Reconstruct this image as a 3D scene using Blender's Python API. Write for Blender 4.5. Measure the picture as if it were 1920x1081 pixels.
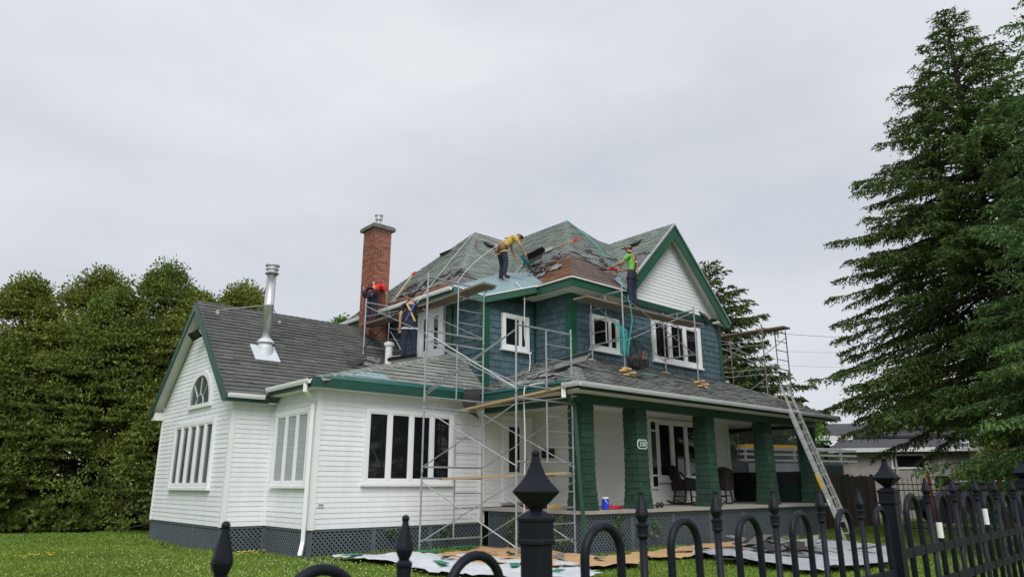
import bpy, math, random
import numpy as np
from mathutils import Vector, Matrix, Euler

for _o in list(bpy.data.objects):
    bpy.data.objects.remove(_o)
scene = bpy.context.scene
COL = scene.collection
R = math.radians
EYE = 1.38
YAW = R(48.45)                      # camera heading, measured from the house's long axis (world X)
FWD = Vector((math.cos(YAW), math.sin(YAW), 0)); RGT = Vector((math.sin(YAW), -math.cos(YAW), 0))

# ------------------------------------------------------------------ camera
cd = bpy.data.cameras.new('camera'); cam = bpy.data.objects.new('camera', cd); COL.objects.link(cam)
cam.location = (0, 0, EYE); cam.rotation_euler = (R(90 + 15.6), 0, R(48.45 - 90))
cd.sensor_width = 36; cd.lens = 36 * 1322.6 / 1920; cd.clip_start = 0.05; cd.clip_end = 2000
cd.dof.use_dof = True; cd.dof.focus_distance = 17; cd.dof.aperture_fstop = 6.7
scene.camera = cam

# ------------------------------------------------------------------ overcast sky, veiled sun, exposure
SUN_EL, SUN_AZ = R(44), math.atan2(-0.80, -0.60)   # the sun stands behind the photographer, behind cloud
w = bpy.data.worlds.new('World'); scene.world = w; w.use_nodes = True
nt = w.node_tree; nt.nodes.clear()
def N(t, k, **kw):
    n = t.nodes.new(k)
    for a, b in kw.items(): setattr(n, a, b)
    return n
wo = N(nt, 'ShaderNodeOutputWorld'); bg = N(nt, 'ShaderNodeBackground')
sk = N(nt, 'ShaderNodeTexSky', sky_type='NISHITA', sun_disc=False, sun_elevation=SUN_EL, sun_rotation=math.pi/2 - SUN_AZ)
sc = N(nt, 'ShaderNodeVectorMath', operation='SCALE'); sc.inputs[3].default_value = 0.10
nt.links.new(sk.outputs[0], sc.inputs[0])
tc = N(nt, 'ShaderNodeTexCoord'); mp = N(nt, 'ShaderNodeMapping'); mp.inputs['Scale'].default_value = (1, 1, 2.6); mp.inputs['Location'].default_value = (.3, .55, .2)
nz = N(nt, 'ShaderNodeTexNoise'); nz.inputs['Scale'].default_value = 1.7; nz.inputs['Detail'].default_value = 5; nz.inputs['Roughness'].default_value = .48
nt.links.new(tc.outputs['Generated'], mp.inputs[0]); nt.links.new(mp.outputs[0], nz.inputs['Vector'])
cr = N(nt, 'ShaderNodeValToRGB')
cr.color_ramp.elements[0].position = .34; cr.color_ramp.elements[0].color = (.600, .632, .690, 1)
cr.color_ramp.elements[1].position = .66; cr.color_ramp.elements[1].color = (.790, .812, .850, 1)
nt.links.new(nz.outputs['Fac'], cr.inputs[0])
mx = N(nt, 'ShaderNodeMix', data_type='RGBA'); mx.inputs[0].default_value = .95
nt.links.new(sc.outputs[0], mx.inputs[6]); nt.links.new(cr.outputs[0], mx.inputs[7])
nt.links.new(mx.outputs[2], bg.inputs[0]); bg.inputs[1].default_value = 0.665; nt.links.new(bg.outputs[0], wo.inputs[0])
sd = bpy.data.lights.new('sun', 'SUN'); sd.energy = 1.5; sd.angle = R(36); sd.color = (1, .985, .96)
sun = bpy.data.objects.new('sun', sd); COL.objects.link(sun)
sdir = Vector((math.cos(SUN_AZ)*math.cos(SUN_EL), math.sin(SUN_AZ)*math.cos(SUN_EL), math.sin(SUN_EL)))
sun.rotation_euler = sdir.to_track_quat('Z', 'Y').to_euler(); sun.location = (0, 0, 30)
vs = scene.view_settings; vs.view_transform = 'Standard'; vs.look = 'None'; vs.exposure = 0.66; vs.gamma = 1; vs.use_curve_mapping = False
scene.render.engine = 'CYCLES'; scene.render.resolution_x = 1024; scene.render.resolution_y = 576

# ------------------------------------------------------------------ materials
MATS = {}
def M(name, col, rough=.6, metal=0., noise=None, bump=None, rnd=0., spec=.5, streak=None, trans=0., dirt=None, alpha=None):
    """procedural material; rnd = piece to piece tone change, noise=(scale,amount), streak=(sx,sy,sz,amount)"""
    m = bpy.data.materials.new(name); m.use_nodes = True; t = m.node_tree; b = t.nodes['Principled BSDF']
    b.inputs['Roughness'].default_value = rough; b.inputs['Metallic'].default_value = metal
    b.inputs['Specular IOR Level'].default_value = spec
    tcn = N(t, 'ShaderNodeTexCoord'); vec = tcn.outputs['Object']
    cur = None
    def mul(src, lo, hi, fac):
        nonlocal cur
        mr = N(t, 'ShaderNodeMapRange'); mr.inputs[1].default_value = src[1]; mr.inputs[2].default_value = src[2]
        mr.inputs[3].default_value = lo; mr.inputs[4].default_value = hi
        t.links.new(src[0], mr.inputs[0])
        mm = N(t, 'ShaderNodeMix', data_type='RGBA', blend_type='MULTIPLY'); mm.inputs[0].default_value = 1
        if cur is None: mm.inputs[6].default_value = (*col, 1)
        else: t.links.new(cur, mm.inputs[6])
        t.links.new(mr.outputs[0], mm.inputs[7]); cur = mm.outputs[2]
    if noise:
        for sc_, am in (noise if isinstance(noise[0], tuple) else (noise,)):
            n = N(t, 'ShaderNodeTexNoise'); n.inputs['Scale'].default_value = sc_; n.inputs['Detail'].default_value = 6; n.inputs['Roughness'].default_value = .62
            t.links.new(vec, n.inputs['Vector']); mul((n.outputs['Fac'], .25, .75), 1 - am, 1 + am, 1)
    if streak:
        mpn = N(t, 'ShaderNodeMapping'); mpn.inputs['Scale'].default_value = streak[:3]; t.links.new(vec, mpn.inputs[0])
        n = N(t, 'ShaderNodeTexNoise'); n.inputs['Scale'].default_value = 1; n.inputs['Detail'].default_value = 4
        t.links.new(mpn.outputs[0], n.inputs['Vector']); mul((n.outputs['Fac'], .3, .7), 1 - streak[3], 1 + streak[3], 1)
    if rnd:
        oi = N(t, 'ShaderNodeObjectInfo'); ge = N(t, 'ShaderNodeNewGeometry')
        ad = N(t, 'ShaderNodeMath', operation='ADD'); fr = N(t, 'ShaderNodeMath', operation='FRACT')
        t.links.new(oi.outputs['Random'], ad.inputs[0]); t.links.new(ge.outputs['Random Per Island'], ad.inputs[1]); t.links.new(ad.outputs[0], fr.inputs[0])
        mul((fr.outputs[0], 0, 1), 1 - rnd, 1 + rnd, 1)
    if dirt:      # second colour in blotches: (colour, scale, threshold)
        n = N(t, 'ShaderNodeTexNoise'); n.inputs['Scale'].default_value = dirt[1]; n.inputs['Detail'].default_value = 7; t.links.new(vec, n.inputs['Vector'])
        mr = N(t, 'ShaderNodeMapRange'); mr.inputs[1].default_value = dirt[2]; mr.inputs[2].default_value = dirt[2] + .14
        t.links.new(n.outputs['Fac'], mr.inputs[0])
        mm = N(t, 'ShaderNodeMix', data_type='RGBA'); t.links.new(mr.outputs[0], mm.inputs[0])
        if cur is None: mm.inputs[6].default_value = (*col, 1)
        else: t.links.new(cur, mm.inputs[6])
        mm.inputs[7].default_value = (*dirt[0], 1); cur = mm.outputs[2]
    if cur is None: b.inputs['Base Color'].default_value = (*col, 1)
    else: t.links.new(cur, b.inputs['Base Color'])
    if bump:
        n = N(t, 'ShaderNodeTexNoise'); n.inputs['Scale'].default_value = bump[0]; n.inputs['Detail'].default_value = 5; t.links.new(vec, n.inputs['Vector'])
        bp = N(t, 'ShaderNodeBump'); bp.inputs['Strength'].default_value = bump[1]; bp.inputs['Distance'].default_value = bump[2] if len(bump) > 2 else .01
        t.links.new(n.outputs['Fac'], bp.inputs['Height']); t.links.new(bp.outputs[0], b.inputs['Normal'])
    out = t.nodes['Material Output']
    if trans:
        tl = N(t, 'ShaderNodeBsdfTranslucent'); ms = N(t, 'ShaderNodeMixShader'); ms.inputs[0].default_value = trans
        if cur is None: tl.inputs[0].default_value = (*col, 1)
        else: t.links.new(cur, tl.inputs[0])
        t.links.new(b.outputs[0], ms.inputs[1]); t.links.new(tl.outputs[0], ms.inputs[2]); t.links.new(ms.outputs[0], out.inputs[0])
    if alpha is not None:
        tp = N(t, 'ShaderNodeBsdfTransparent'); ms = N(t, 'ShaderNodeMixShader'); ms.inputs[0].default_value = alpha
        t.links.new(tp.outputs[0], ms.inputs[1]); t.links.new(b.outputs[0], ms.inputs[2]); t.links.new(ms.outputs[0], out.inputs[0])
    MATS[name] = m
    return m

M('siding', (.775, .80, .82), .45, noise=((.7, .04), (9, .03)), rnd=.025, streak=(6, 6, .5, .04), dirt=((.69, .71, .70), 2.2, .69))
M('siding_porch', (.76, .76, .74), .5, noise=(.7, .04), rnd=.02)
M('gutter_grey', (.56, .58, .59), .5, noise=((1.5, .1), (12, .1)), dirt=((.30, .26, .22), 4, .68))
M('panel_lilac', (.36, .36, .41), .5, noise=(1, .1))
M('white_trim', (.80, .81, .81), .4, noise=(3, .04))
M('white_frame', (.82, .83, .84), .35, noise=(2, .03))
M('soffit', (.74, .74, .70), .5, noise=(2, .05))
M('green_trim', (.009, .082, .044), .42, noise=((2.5, .14), (14, .07)), streak=(3, 3, .4, .07))
M('green_dark', (.007, .060, .036), .45, noise=((3, .15), (20, .1)))
M('green_wing', (.013, .070, .054), .4, noise=(3, .1))
M('blue_shingle', (.066, .114, .140), .8, noise=((1.2, .16), (22, .12)), rnd=.16, streak=(34, 34, 2.2, .24), bump=(60, .5, .004))
M('green_shingle', (.015, .050, .031), .75, noise=((2, .2), (20, .14)), rnd=.18, streak=(40, 40, 3, .25), bump=(60, .5, .004), dirt=((.10, .12, .06), 5, .66))
M('roof_grey', (.098, .101, .095), .9, noise=((.9, .3), (30, .24)), rnd=.17, bump=(140, .6, .004))
M('roof_green', (.245, .282, .252), .9, noise=((.8, .16), (30, .22)), rnd=.13, bump=(140, .6, .004), dirt=((.17, .20, .20), 1.1, .65))
M('roof_porch', (.250, .266, .244), .9, noise=((1.0, .18), (30, .22)), rnd=.18, bump=(140, .6, .004), dirt=((.155, .165, .162), .8, .60))
M('roof_scrap', (.15, .155, .155), .9, noise=((5, .3), (40, .25)), rnd=.35, bump=(90, .6, .006))
M('tar_paper', (.150, .140, .150), .75, noise=((1.5, .3), (12, .2)), bump=(8, .6, .02), dirt=((.065, .045, .034), 1.6, .5))
M('tar_back', (.035, .030, .030), .8, noise=(8, .3), bump=(30, .5, .01))
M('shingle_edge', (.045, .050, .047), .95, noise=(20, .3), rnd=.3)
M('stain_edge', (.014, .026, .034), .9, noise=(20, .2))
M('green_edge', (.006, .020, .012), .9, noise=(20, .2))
M('deck_brown', (.150, .064, .030), .85, noise=((2.2, .3), (18, .3)), rnd=.32, streak=(3, 30, 30, .28), bump=(40, .6, .006), dirt=((.055, .035, .026), 2.0, .60))
M('deck_grey', (.115, .085, .070), .85, noise=((2.2, .25), (18, .25)), rnd=.22, streak=(26, 3, 26, .28), bump=(40, .5, .005), dirt=((.16, .12, .09), 3, .6))
M('membrane', (.20, .30, .32), .5, noise=((1.3, .13), (10, .08)), bump=(5, .7, .03), dirt=((.13, .17, .17), 3.2, .66))
M('membrane_edge', (.016, .105, .092), .45, noise=(3, .15))
M('membrane_pale', (.24, .38, .41), .45, noise=(3, .12))
M('lattice', (.092, .118, .136), .6, noise=((1.5, .12), (12, .1)))
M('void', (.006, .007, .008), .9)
M('glass', (.008, .010, .012), .04, noise=(1.2, .2), spec=.5, bump=(1.1, .05, .02))
M('glass_green', (.006, .022, .015), .12)
M('curtain', (.60, .64, .67), .7, noise=(6, .08))
M('brick', (.265, .090, .055), .85, noise=((6, .2), (40, .2)), rnd=.33, bump=(60, .6, .004), dirt=((.075, .045, .042), 7, .72))
M('mortar', (.46, .42, .38), .9, noise=(30, .2))
M('concrete_cap', (.15, .145, .125), .9, noise=((4, .3), (30, .2)), bump=(30, .6, .01))
M('concrete', (.34, .325, .29), .85, noise=((1.5, .16), (20, .12)), bump=(30, .4, .01))
M('steel', (.42, .44, .46), .38, .65, noise=((3, .2), (30, .15)), dirt=((.16, .12, .10), 9, .68))
M('steel_rust', (.27, .20, .19), .5, .4, noise=((3, .25), (20, .2)))
M('galv_pale', (.60,.64,.67), .55, .15, noise=(6, .06))
M('glass_lined', (.30, .34, .36), .06, streak=(.5, .5, 34, .12), spec=.6)  # pale grey pane colour with fine horizontal bands
M('glass_side', (.10, .12, .13), .05, noise=(.9, .5), spec=.6)
M('chrome', (.66, .67, .69), .30, .85, noise=(3, .05))
M('galv', (.55, .57, .59), .42, .75, noise=(8, .12))
M('aluminium', (.60, .61, .61), .4, .45, noise=((2, .1), (25, .08)))
M('plank', (.20, .155, .115), .8, noise=((2, .2), (14, .2)), streak=(40, 40, 40, .15), bump=(40, .5, .006))
M('plank_new', (.42, .30, .17), .8, noise=((2, .15), (14, .15)), bump=(40, .4, .006))
M('lumber', (.60, .41, .22), .75, noise=((4, .15), (30, .15)), rnd=.2, bump=(50, .4, .004))
M('iron', (.0050, .0072, .0140), .5, spec=.25, noise=((6, .25), (60, .25)), bump=(70, .28, .003), dirt=((.022, .027, .036), 9, .66))
M('black_iron', (.012, .013, .015), .5, noise=(6, .2))
M('grass', (.185, .275, .046), .75, noise=((.45, .25), (3, .2)), rnd=.38, trans=.25, spec=.25)
M('lawn', (.135, .200, .036), .95, noise=((.35, .25), (4, .3), (40, .3)), bump=(60, .8, .03), spec=.1)
M('clover', (.55, .60, .45), .8)
M('dandelion', (.80, .55, .02), .7)
M('cedar', (.165, .205, .038), .8, noise=((.5, .35), (3, .25)), rnd=.5, trans=.22, spec=.2, dirt=((.26, .225, .055), .5, .58))
M('cedar_dark', (.118, .168, .033), .8, noise=((.5, .3), (3, .25)), rnd=.5, trans=.2, spec=.2, dirt=((.19, .18, .04), .6, .64))
M('broadleaf', (.10, .23, .035), .7, noise=((.6, .3), (4, .2)), rnd=.35, trans=.3, spec=.3)
M('spruce_dark', (.082, .128, .034), .8, noise=((.4, .3), (3, .3)), rnd=.5, trans=.12, spec=.2, dirt=((.13, .095, .05), .9, .68))
M('spruce_blue', (.100, .178, .056), .8, noise=((.5, .3), (3, .25)), rnd=.45, trans=.15, spec=.2, dirt=((.13, .20, .05), .7, .60))
M('bark', (.055, .042, .032), .95, noise=((6, .3), (30, .3)), bump=(14, .8, .03))
M('kraft', (.55, .355, .175), .75, noise=((1.3, .1), (9, .08)), bump=(3.5, .5, .04), dirt=((.42, .25, .115), 1.6, .62))
M('wrap_white', (.66, .69, .73), .45, noise=((1.5, .1), (12, .06)), bump=(4, .6, .04))
M('wrap_green', (.02, .24, .12), .5)
M('tarp_grey', (.40, .43, .46), .55, noise=((1.4, .14), (9, .08)), bump=(3, .6, .05), dirt=((.26, .22, .20), 1.6, .64))
M('skin', (.46, .26, .17), .55, noise=(20, .06))
M('hair', (.035, .024, .018), .8, noise=(60, .3))
M('shirt_red', (.62, .025, .022), .8, noise=(7, .12), bump=(9, .5, .02))
M('shirt_black', (.014, .014, .020), .8, noise=(7, .15), bump=(9, .5, .02))
M('shirt_yellow', (.52, .36, .07), .8, noise=(7, .12), bump=(9, .5, .02))
M('shirt_green', (.16, .46, .08), .8, noise=(7, .12), bump=(9, .5, .02))
M('jeans', (.016, .021, .045), .85, noise=((6, .25), (40, .15)), bump=(12, .5, .02))
M('boots', (.055, .035, .022), .7, noise=(20, .2))
M('boots_black', (.012, .012, .013), .6)
M('leather', (.24, .125, .055), .65, noise=((9, .25), (40, .15)), bump=(20, .5, .01))
M('black_bag', (.014, .014, .016), .75, noise=(12, .3), bump=(14, .7, .02))
M('strap_orange', (.75, .25, .05), .7)
M('strap_blue', (.04, .06, .35), .7)
M('strap_white', (.62, .62, .60), .7)
M('strap_tan', (.55, .38, .14), .7)
M('cap_tan', (.24, .19, .11), .8, noise=(20, .2))
M('red_plastic', (.62, .02, .03), .35)
M('red_cloth', (.48, .015, .020), .85, noise=(9, .25), bump=(9, .8, .03))
M('yellow_plastic', (.80, .50, .02), .45)
M('blue_plastic', (.012, .055, .62), .4)
M('hose_teal', (.05, .40, .40), .4)
M('rope_white', (.66, .66, .62), .8)
M('wicker', (.020, .013, .010), .65, noise=(40, .3), bump=(90, .9, .01))
M('black_plastic', (.014, .014, .015), .4)
M('teal_plastic', (.01, .13, .17), .4)
M('blower', (.012, .030, .040), .4)
M('sign_green', (.02, .10, .055), .4)
M('sign_white', (.82, .83, .80), .4)
M('screen_clear', (.42, .46, .50), .25, noise=(1.5, .2), alpha=.34)
M('screen_mesh', (.025, .024, .032), .55, alpha=.86)
M('screen_green', (.006, .026, .018), .6)
M('fence_wood', (.045, .030, .021), .9, noise=((2, .35), (14, .25)), rnd=.28, streak=(16, 16, 1.2, .3), bump=(30, .6, .01))
M('brick_pale', (.46, .42, .39), .85, noise=((3, .1), (30, .15)), rnd=.1)
M('roof_far', (.062, .064, .075), .9, noise=((1, .2), (14, .2)))
M('car_paint', (.010, .011, .014), .18, spec=.6)
M('car_glass', (.02, .023, .026), .06)
M('rubber', (.012, .012, .012), .8)
M('truck_white', (.52, .54, .56), .35, noise=(3, .06))
M('orange', (.72, .16, .03), .6)
M('cord', (.70, .72, .73), .5)
M('wire', (.12, .12, .13), .6)
M('asphalt_path', (.20, .17, .155), .95, noise=((3, .15), (40, .2)), bump=(50, .5, .01))
M('dirt', (.10, .075, .05), .95, noise=((3, .3), (30, .3)), bump=(30, .7, .02))
M('weed', (.10, .20, .02), .7, rnd=.3, trans=.25)

# ------------------------------------------------------------------ mesh helpers
def V3(*a): return Vector(a)
def link(o, parent=None):
    COL.objects.link(o)
    if parent is not None: o.parent = parent
    return o
def tag(o, label=None, cat=None, group=None, kind=None):
    if label: o['label'] = label
    if cat: o['category'] = cat
    if group: o['group'] = group
    if kind: o['kind'] = kind
    return o
def thing(name, loc, label, cat, group=None):
    o = bpy.data.objects.new(name, None); o.location = loc; o.empty_display_size = .2; link(o)
    return tag(o, label, cat, group)
def mobj(name, verts, faces, mat, parent=None, smooth=False):
    me = bpy.data.meshes.new(name); me.from_pydata([tuple(v) for v in verts], [], faces)
    mats = mat if isinstance(mat, (list, tuple)) else [mat]
    for m in mats: me.materials.append(MATS[m])
    if smooth: me.polygons.foreach_set('use_smooth', [True] * len(me.polygons))
    o = bpy.data.objects.new(name, me); link(o, parent)
    if parent is not None and parent.type == 'EMPTY': o.location = -parent.location     # meshes are written in world coordinates
    return o
def npmesh(name, v, f, mat, parent=None, smooth=False):
    """v (n,3) array, f (m,k) array"""
    me = bpy.data.meshes.new(name); k = f.shape[1]
    me.vertices.add(len(v)); me.vertices.foreach_set('co', np.ascontiguousarray(v, dtype=np.float32).ravel())
    me.loops.add(f.size); me.loops.foreach_set('vertex_index', np.ascontiguousarray(f, dtype=np.int32).ravel())
    me.polygons.add(len(f)); me.polygons.foreach_set('loop_start', np.arange(0, f.size, k, dtype=np.int32))
    me.polygons.foreach_set('loop_total', np.full(len(f), k, dtype=np.int32))
    me.update(calc_edges=True); me.materials.append(MATS[mat])
    if smooth: me.polygons.foreach_set('use_smooth', [True] * len(f))
    o = bpy.data.objects.new(name, me); link(o, parent)
    if parent is not None and parent.type == 'EMPTY': o.location = -parent.location
    return o
class MB:
    def __init__(s): s.v = []; s.f = []
    def add(s, vs, fs):
        n = len(s.v); s.v += [Vector(q) for q in vs]; s.f += [tuple(i + n for i in q) for q in fs]; return s
    def box(s, a, b):
        x0, y0, z0 = a; x1, y1, z1 = b
        return s.add([(x0,y0,z0),(x1,y0,z0),(x1,y1,z0),(x0,y1,z0),(x0,y0,z1),(x1,y0,z1),(x1,y1,z1),(x0,y1,z1)],
                     [(3,2,1,0),(4,5,6,7),(0,1,5,4),(1,2,6,5),(2,3,7,6),(3,0,4,7)])
    def frame(s, O, A, B, C):            # parallelepiped from corner O with edge vectors A, B, C
        O, A, B, C = map(Vector, (O, A, B, C))
        return s.add([O, O+A, O+A+B, O+B, O+C, O+A+C, O+A+B+C, O+B+C],
                     [(3,2,1,0),(4,5,6,7),(0,1,5,4),(1,2,6,5),(2,3,7,6),(3,0,4,7)])
    def bar(s, p, q, wd, ht, up=(0,0,1)): # rectangular bar between p and q, centred
        p, q, up = Vector(p), Vector(q), Vector(up); d = (q - p).normalized()
        sd_ = d.cross(up)
        if sd_.length < 1e-4: sd_ = d.cross(Vector((1, 0, 0)))
        sd_.normalize(); u = sd_.cross(d).normalized()
        return s.frame(p - sd_*wd/2 - u*ht/2, q - p, sd_*wd, u*ht)
    def tube(s, pts, r, n=8, cap=True):
        pts = [Vector(p) for p in pts]; rs = r if isinstance(r, (list, tuple)) else [r]*len(pts)
        d0 = (pts[1]-pts[0]).normalized(); a = d0.orthogonal().normalized(); rings = []
        for i, p in enumerate(pts):
            d = (pts[min(i+1, len(pts)-1)] - pts[max(i-1, 0)]).normalized()
            a = (a - d*a.dot(d)); a = a.normalized() if a.length > 1e-6 else d.orthogonal().normalized()
            b = d.cross(a); k = len(s.v)
            s.v += [p + (a*math.cos(2*math.pi*j/n) + b*math.sin(2*math.pi*j/n))*rs[i] for j in range(n)]
            rings.append(k)
        for k, l in zip(rings, rings[1:]):
            for j in range(n): s.f.append((k+j, k+(j+1) % n, l+(j+1) % n, l+j))
        if cap:
            s.f.append(tuple(rings[0]+j for j in reversed(range(n)))); s.f.append(tuple(rings[-1]+j for j in range(n)))
        return s
    def lathe(s, c, prof, n=16, ax=(0,0,1), ph=0.):     # prof: (radius, height)
        c, ax = Vector(c), Vector(ax).normalized(); a = Vector((1,0,0)) if abs(ax.z) > .9 else ax.orthogonal().normalized(); b = ax.cross(a); rings = []
        for r, h in prof:
            rings.append(len(s.v)); s.v += [c + ax*h + (a*math.cos(ph+2*math.pi*j/n) + b*math.sin(ph+2*math.pi*j/n))*r for j in range(n)]
        for k, l in zip(rings, rings[1:]):
            for j in range(n): s.f.append((k+j, k+(j+1) % n, l+(j+1) % n, l+j))
        s.f.append(tuple(rings[0]+j for j in reversed(range(n)))); s.f.append(tuple(rings[-1]+j for j in range(n)))
        return s
    def ball(s, c, rx, ry=None, rz=None, n=12, m=8):
        ry = ry or rx; rz = rz or rx; c = Vector(c); k = len(s.v)
        for i in range(m+1):
            t = math.pi*i/m
            s.v += [c + Vector((rx*math.sin(t)*math.cos(2*math.pi*j/n), ry*math.sin(t)*math.sin(2*math.pi*j/n), rz*math.cos(t))) for j in range(n)]
        for i in range(m):
            for j in range(n): s.f.append((k+i*n+j, k+(i+1)*n+j, k+(i+1)*n+(j+1) % n, k+i*n+(j+1) % n))
        return s
    def poly(s, pts, th):                 # flat polygon with thickness th along -normal
        pts = [Vector(p) for p in pts]; nn = Vector((0,0,0))
        for i in range(len(pts)): nn += (pts[i]-pts[0]).cross(pts[(i+1) % len(pts)]-pts[0])
        nn.normalize(); k = len(pts)
        return s.add(pts + [p - nn*th for p in pts], [tuple(range(k)), tuple(reversed(range(k, 2*k)))] + [(i, k+i, k+(i+1) % k, (i+1) % k) for i in range(k)])
    def extr(s, prof, p, q, out):         # profile (a along 'out', b up) swept from p to q
        p, q, out = Vector(p), Vector(q), Vector(out).normalized(); k = len(prof); up = Vector((0,0,1))
        vs_ = [p + out*a + up*b for a, b in prof] + [q + out*a + up*b for a, b in prof]
        return s.add(vs_, [tuple(range(k)), tuple(reversed(range(k, 2*k)))] + [(i, k+i, k+(i+1) % k, (i+1) % k) for i in range(k)])
    def build(s, name, mat, parent=None, smooth=False): return mobj(name, s.v, s.f, mat, parent, smooth)
def fixn(o):                              # consistent outward normals
    import bmesh
    b = bmesh.new(); b.from_mesh(o.data); bmesh.ops.recalc_face_normals(b, faces=b.faces); b.to_mesh(o.data); b.free(); return o
def copy_tree(o, parent=None):
    c = o.copy(); COL.objects.link(c); c.parent = parent
    for ch in list(o.children): copy_tree(ch, c)
    return c
CAMP = Vector((0, 0, EYE))

def pieces(parent, name, pts, U, exp, wid, th, mat, maxparts=300, seed=1, skip=None, top=.25, gap=.004, jit=.0, wj=.35, restname=None, lift=0., edge=None):
    """cover a flat polygon with overlapping courses of shingles / boards; each piece real geometry"""
    rng = random.Random(seed); pts = [Vector(p) for p in pts]; U = Vector(U).normalized()
    nn = Vector((0,0,0))
    for i in range(1, len(pts)-1): nn += (pts[i]-pts[0]).cross(pts[i+1]-pts[0])
    nn.normalize(); Vv = nn.cross(U).normalized(); O = pts[0]
    if Vv.z < 0: nn = -nn; Vv = nn.cross(U).normalized()
    P2 = [((p-O).dot(U), (p-O).dot(Vv)) for p in pts]
    vmin = min(p[1] for p in P2); vmax = max(p[1] for p in P2)
    def span(v):
        xs = []
        for i in range(len(P2)):
            (u0, v0), (u1, v1) = P2[i], P2[(i+1) % len(P2)]
            if abs(v1-v0) < 1e-9:
                if abs(v-v0) < 1e-6: xs += [u0, u1]
            elif min(v0, v1)-1e-9 <= v <= max(v0, v1)+1e-9: xs.append(u0+(u1-u0)*(v-v0)/(v1-v0))
        return (min(xs), max(xs)) if xs else None
    out = []; c = 0; v = vmin
    while v < vmax - exp*.2:
        vt = min(v+exp, vmax - 1e-6); sb, st = span(v+1e-6), span(vt)
        if sb and st:
            lo, hi = min(sb[0], st[0]), max(sb[1], st[1])
            cuts = [lo]
            if wid:
                x = lo + wid*rng.uniform(.15, 1.)
                while x < hi - wid*.25: cuts.append(x); x += wid*rng.uniform(1-wj, 1+wj)
            cuts.append(hi)
            for a, b in zip(cuts, cuts[1:]):
                cl = lambda q, s_: min(max(q, s_[0]), s_[1])
                bl, br, tl, tr = cl(a, sb), cl(b, sb), cl(a, st), cl(b, st)
                if br-bl < .01 and tr-tl < .01: continue
                if wid: bl += gap/2; br -= gap/2; tl += gap/2; tr -= gap/2
                if skip and skip(O + U*((a+b)/2) + Vv*((v+vt)/2)): rng.random(); continue
                j = rng.uniform(-jit, jit); tk = th*rng.uniform(.8, 1.25) if wid else th; ve = vt + exp*top if vt < vmax-.02 else vt
                q = lambda u_, v_, n_: O + U*u_ + Vv*v_ + nn*(n_+lift)
                vb = max(v+j, vmin)
                out.append(([q(bl, vb, -.004), q(br, vb, -.004), q(br, vb, tk), q(bl, vb, tk), q(tr, ve, .001), q(tl, ve, .001)],))
        v += exp; c += 1
    FA = [(0,1,2,3), (3,2,4,5), (0,3,5), (1,4,2)]
    def dist(e): return (sum((x for x in e[0][2:]), Vector((0,0,0)))/4 - CAMP).length
    out.sort(key=dist)
    ml_ = [mat, edge] if edge else mat
    for e in out[:maxparts]:
        o = mobj(name, e[0], FA, ml_, parent)
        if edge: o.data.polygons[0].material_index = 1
    rest = out[maxparts:]
    if rest:
        m = MB()
        for e in rest: m.add(e[0], FA)
        o = m.build(restname or name, ml_, parent); o['kind'] = 'stuff'
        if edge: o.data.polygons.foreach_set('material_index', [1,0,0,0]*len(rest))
    return nn
# ------------------------------------------------------------------ ground
g = npmesh('ground', np.array([[-300,-300,0],[300,-300,0],[300,300,0],[-300,300,0]], float), np.array([[0,1,2,3]]), 'lawn'); tag(g, kind='structure')
def sheet(name, pts, z, mat, **kw):
    o = mobj(name, [(x, y, z) for x, y in pts], [tuple(range(len(pts)))], mat); return tag(o, **kw)
sheet('driveway', [(22.5, 6.4), (44, -2), (60, 8), (27.3, 11.2)], .004, 'asphalt_path', kind='structure')
sheet('garden_bed', [(6.55, 13.3), (10.9, 13.3), (10.9, 10.35), (22, 10.1), (22, 9.9), (10.6, 10.1), (10.6, 13.0), (6.5, 13.12)], .004, 'dirt', kind='structure')

# ------------------------------------------------------------------ the house
house = thing('house', (11.02, 13.5, 0), 'two storey house with blue shingled upper floor, white siding, green trim and a porch', 'house')
X, Y, Z = V3(1,0,0), V3(0,1,0), V3(0,0,1)
FL = .55          # bottom of siding
WT = 3.31         # top of ground floor walls at the wing

def wall(name, pts, U, mat='siding', exp=.1016, back='white_trim', piece='siding_board'):
    """backing wall slab + lapped boards"""
    m = MB().poly(pts, .10); wl = m.build(name, back, house)
    pieces(wl, piece, pts, U, exp, 3.66, .0115, mat, lift=.004, gap=.003, wj=.15, top=.0)
    return wl
# wing and sunroom walls
wA = wall('sunroom_front_wall', [(6.68,13.5,FL),(11.02,13.5,FL),(11.02,13.5,WT+.1),(6.68,13.5,WT+.1)], X)
wB = wall('sunroom_side_wall', [(6.68,15.65,FL),(6.68,13.5,FL),(6.68,13.5,WT+.1),(6.68,15.65,WT+.1)], -Y)
wC = wall('wing_front_wall', [(5.74,15.65,FL),(6.68,15.65,FL),(6.68,15.65,WT+.1),(5.74,15.65,WT+.1)], X)
wD = wall('wing_gable_wall', [(5.74,20.63,FL),(5.74,15.65,FL),(5.74,15.65,WT+.02),(5.74,18.14,5.64),(5.74,20.63,WT+.02)], -Y)
wE = MB().poly([(11.02,20.63,FL),(5.74,20.63,FL),(5.74,20.63,WT),(11.02,20.63,WT)], .1).build('wing_back_wall', 'siding', house)
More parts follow.
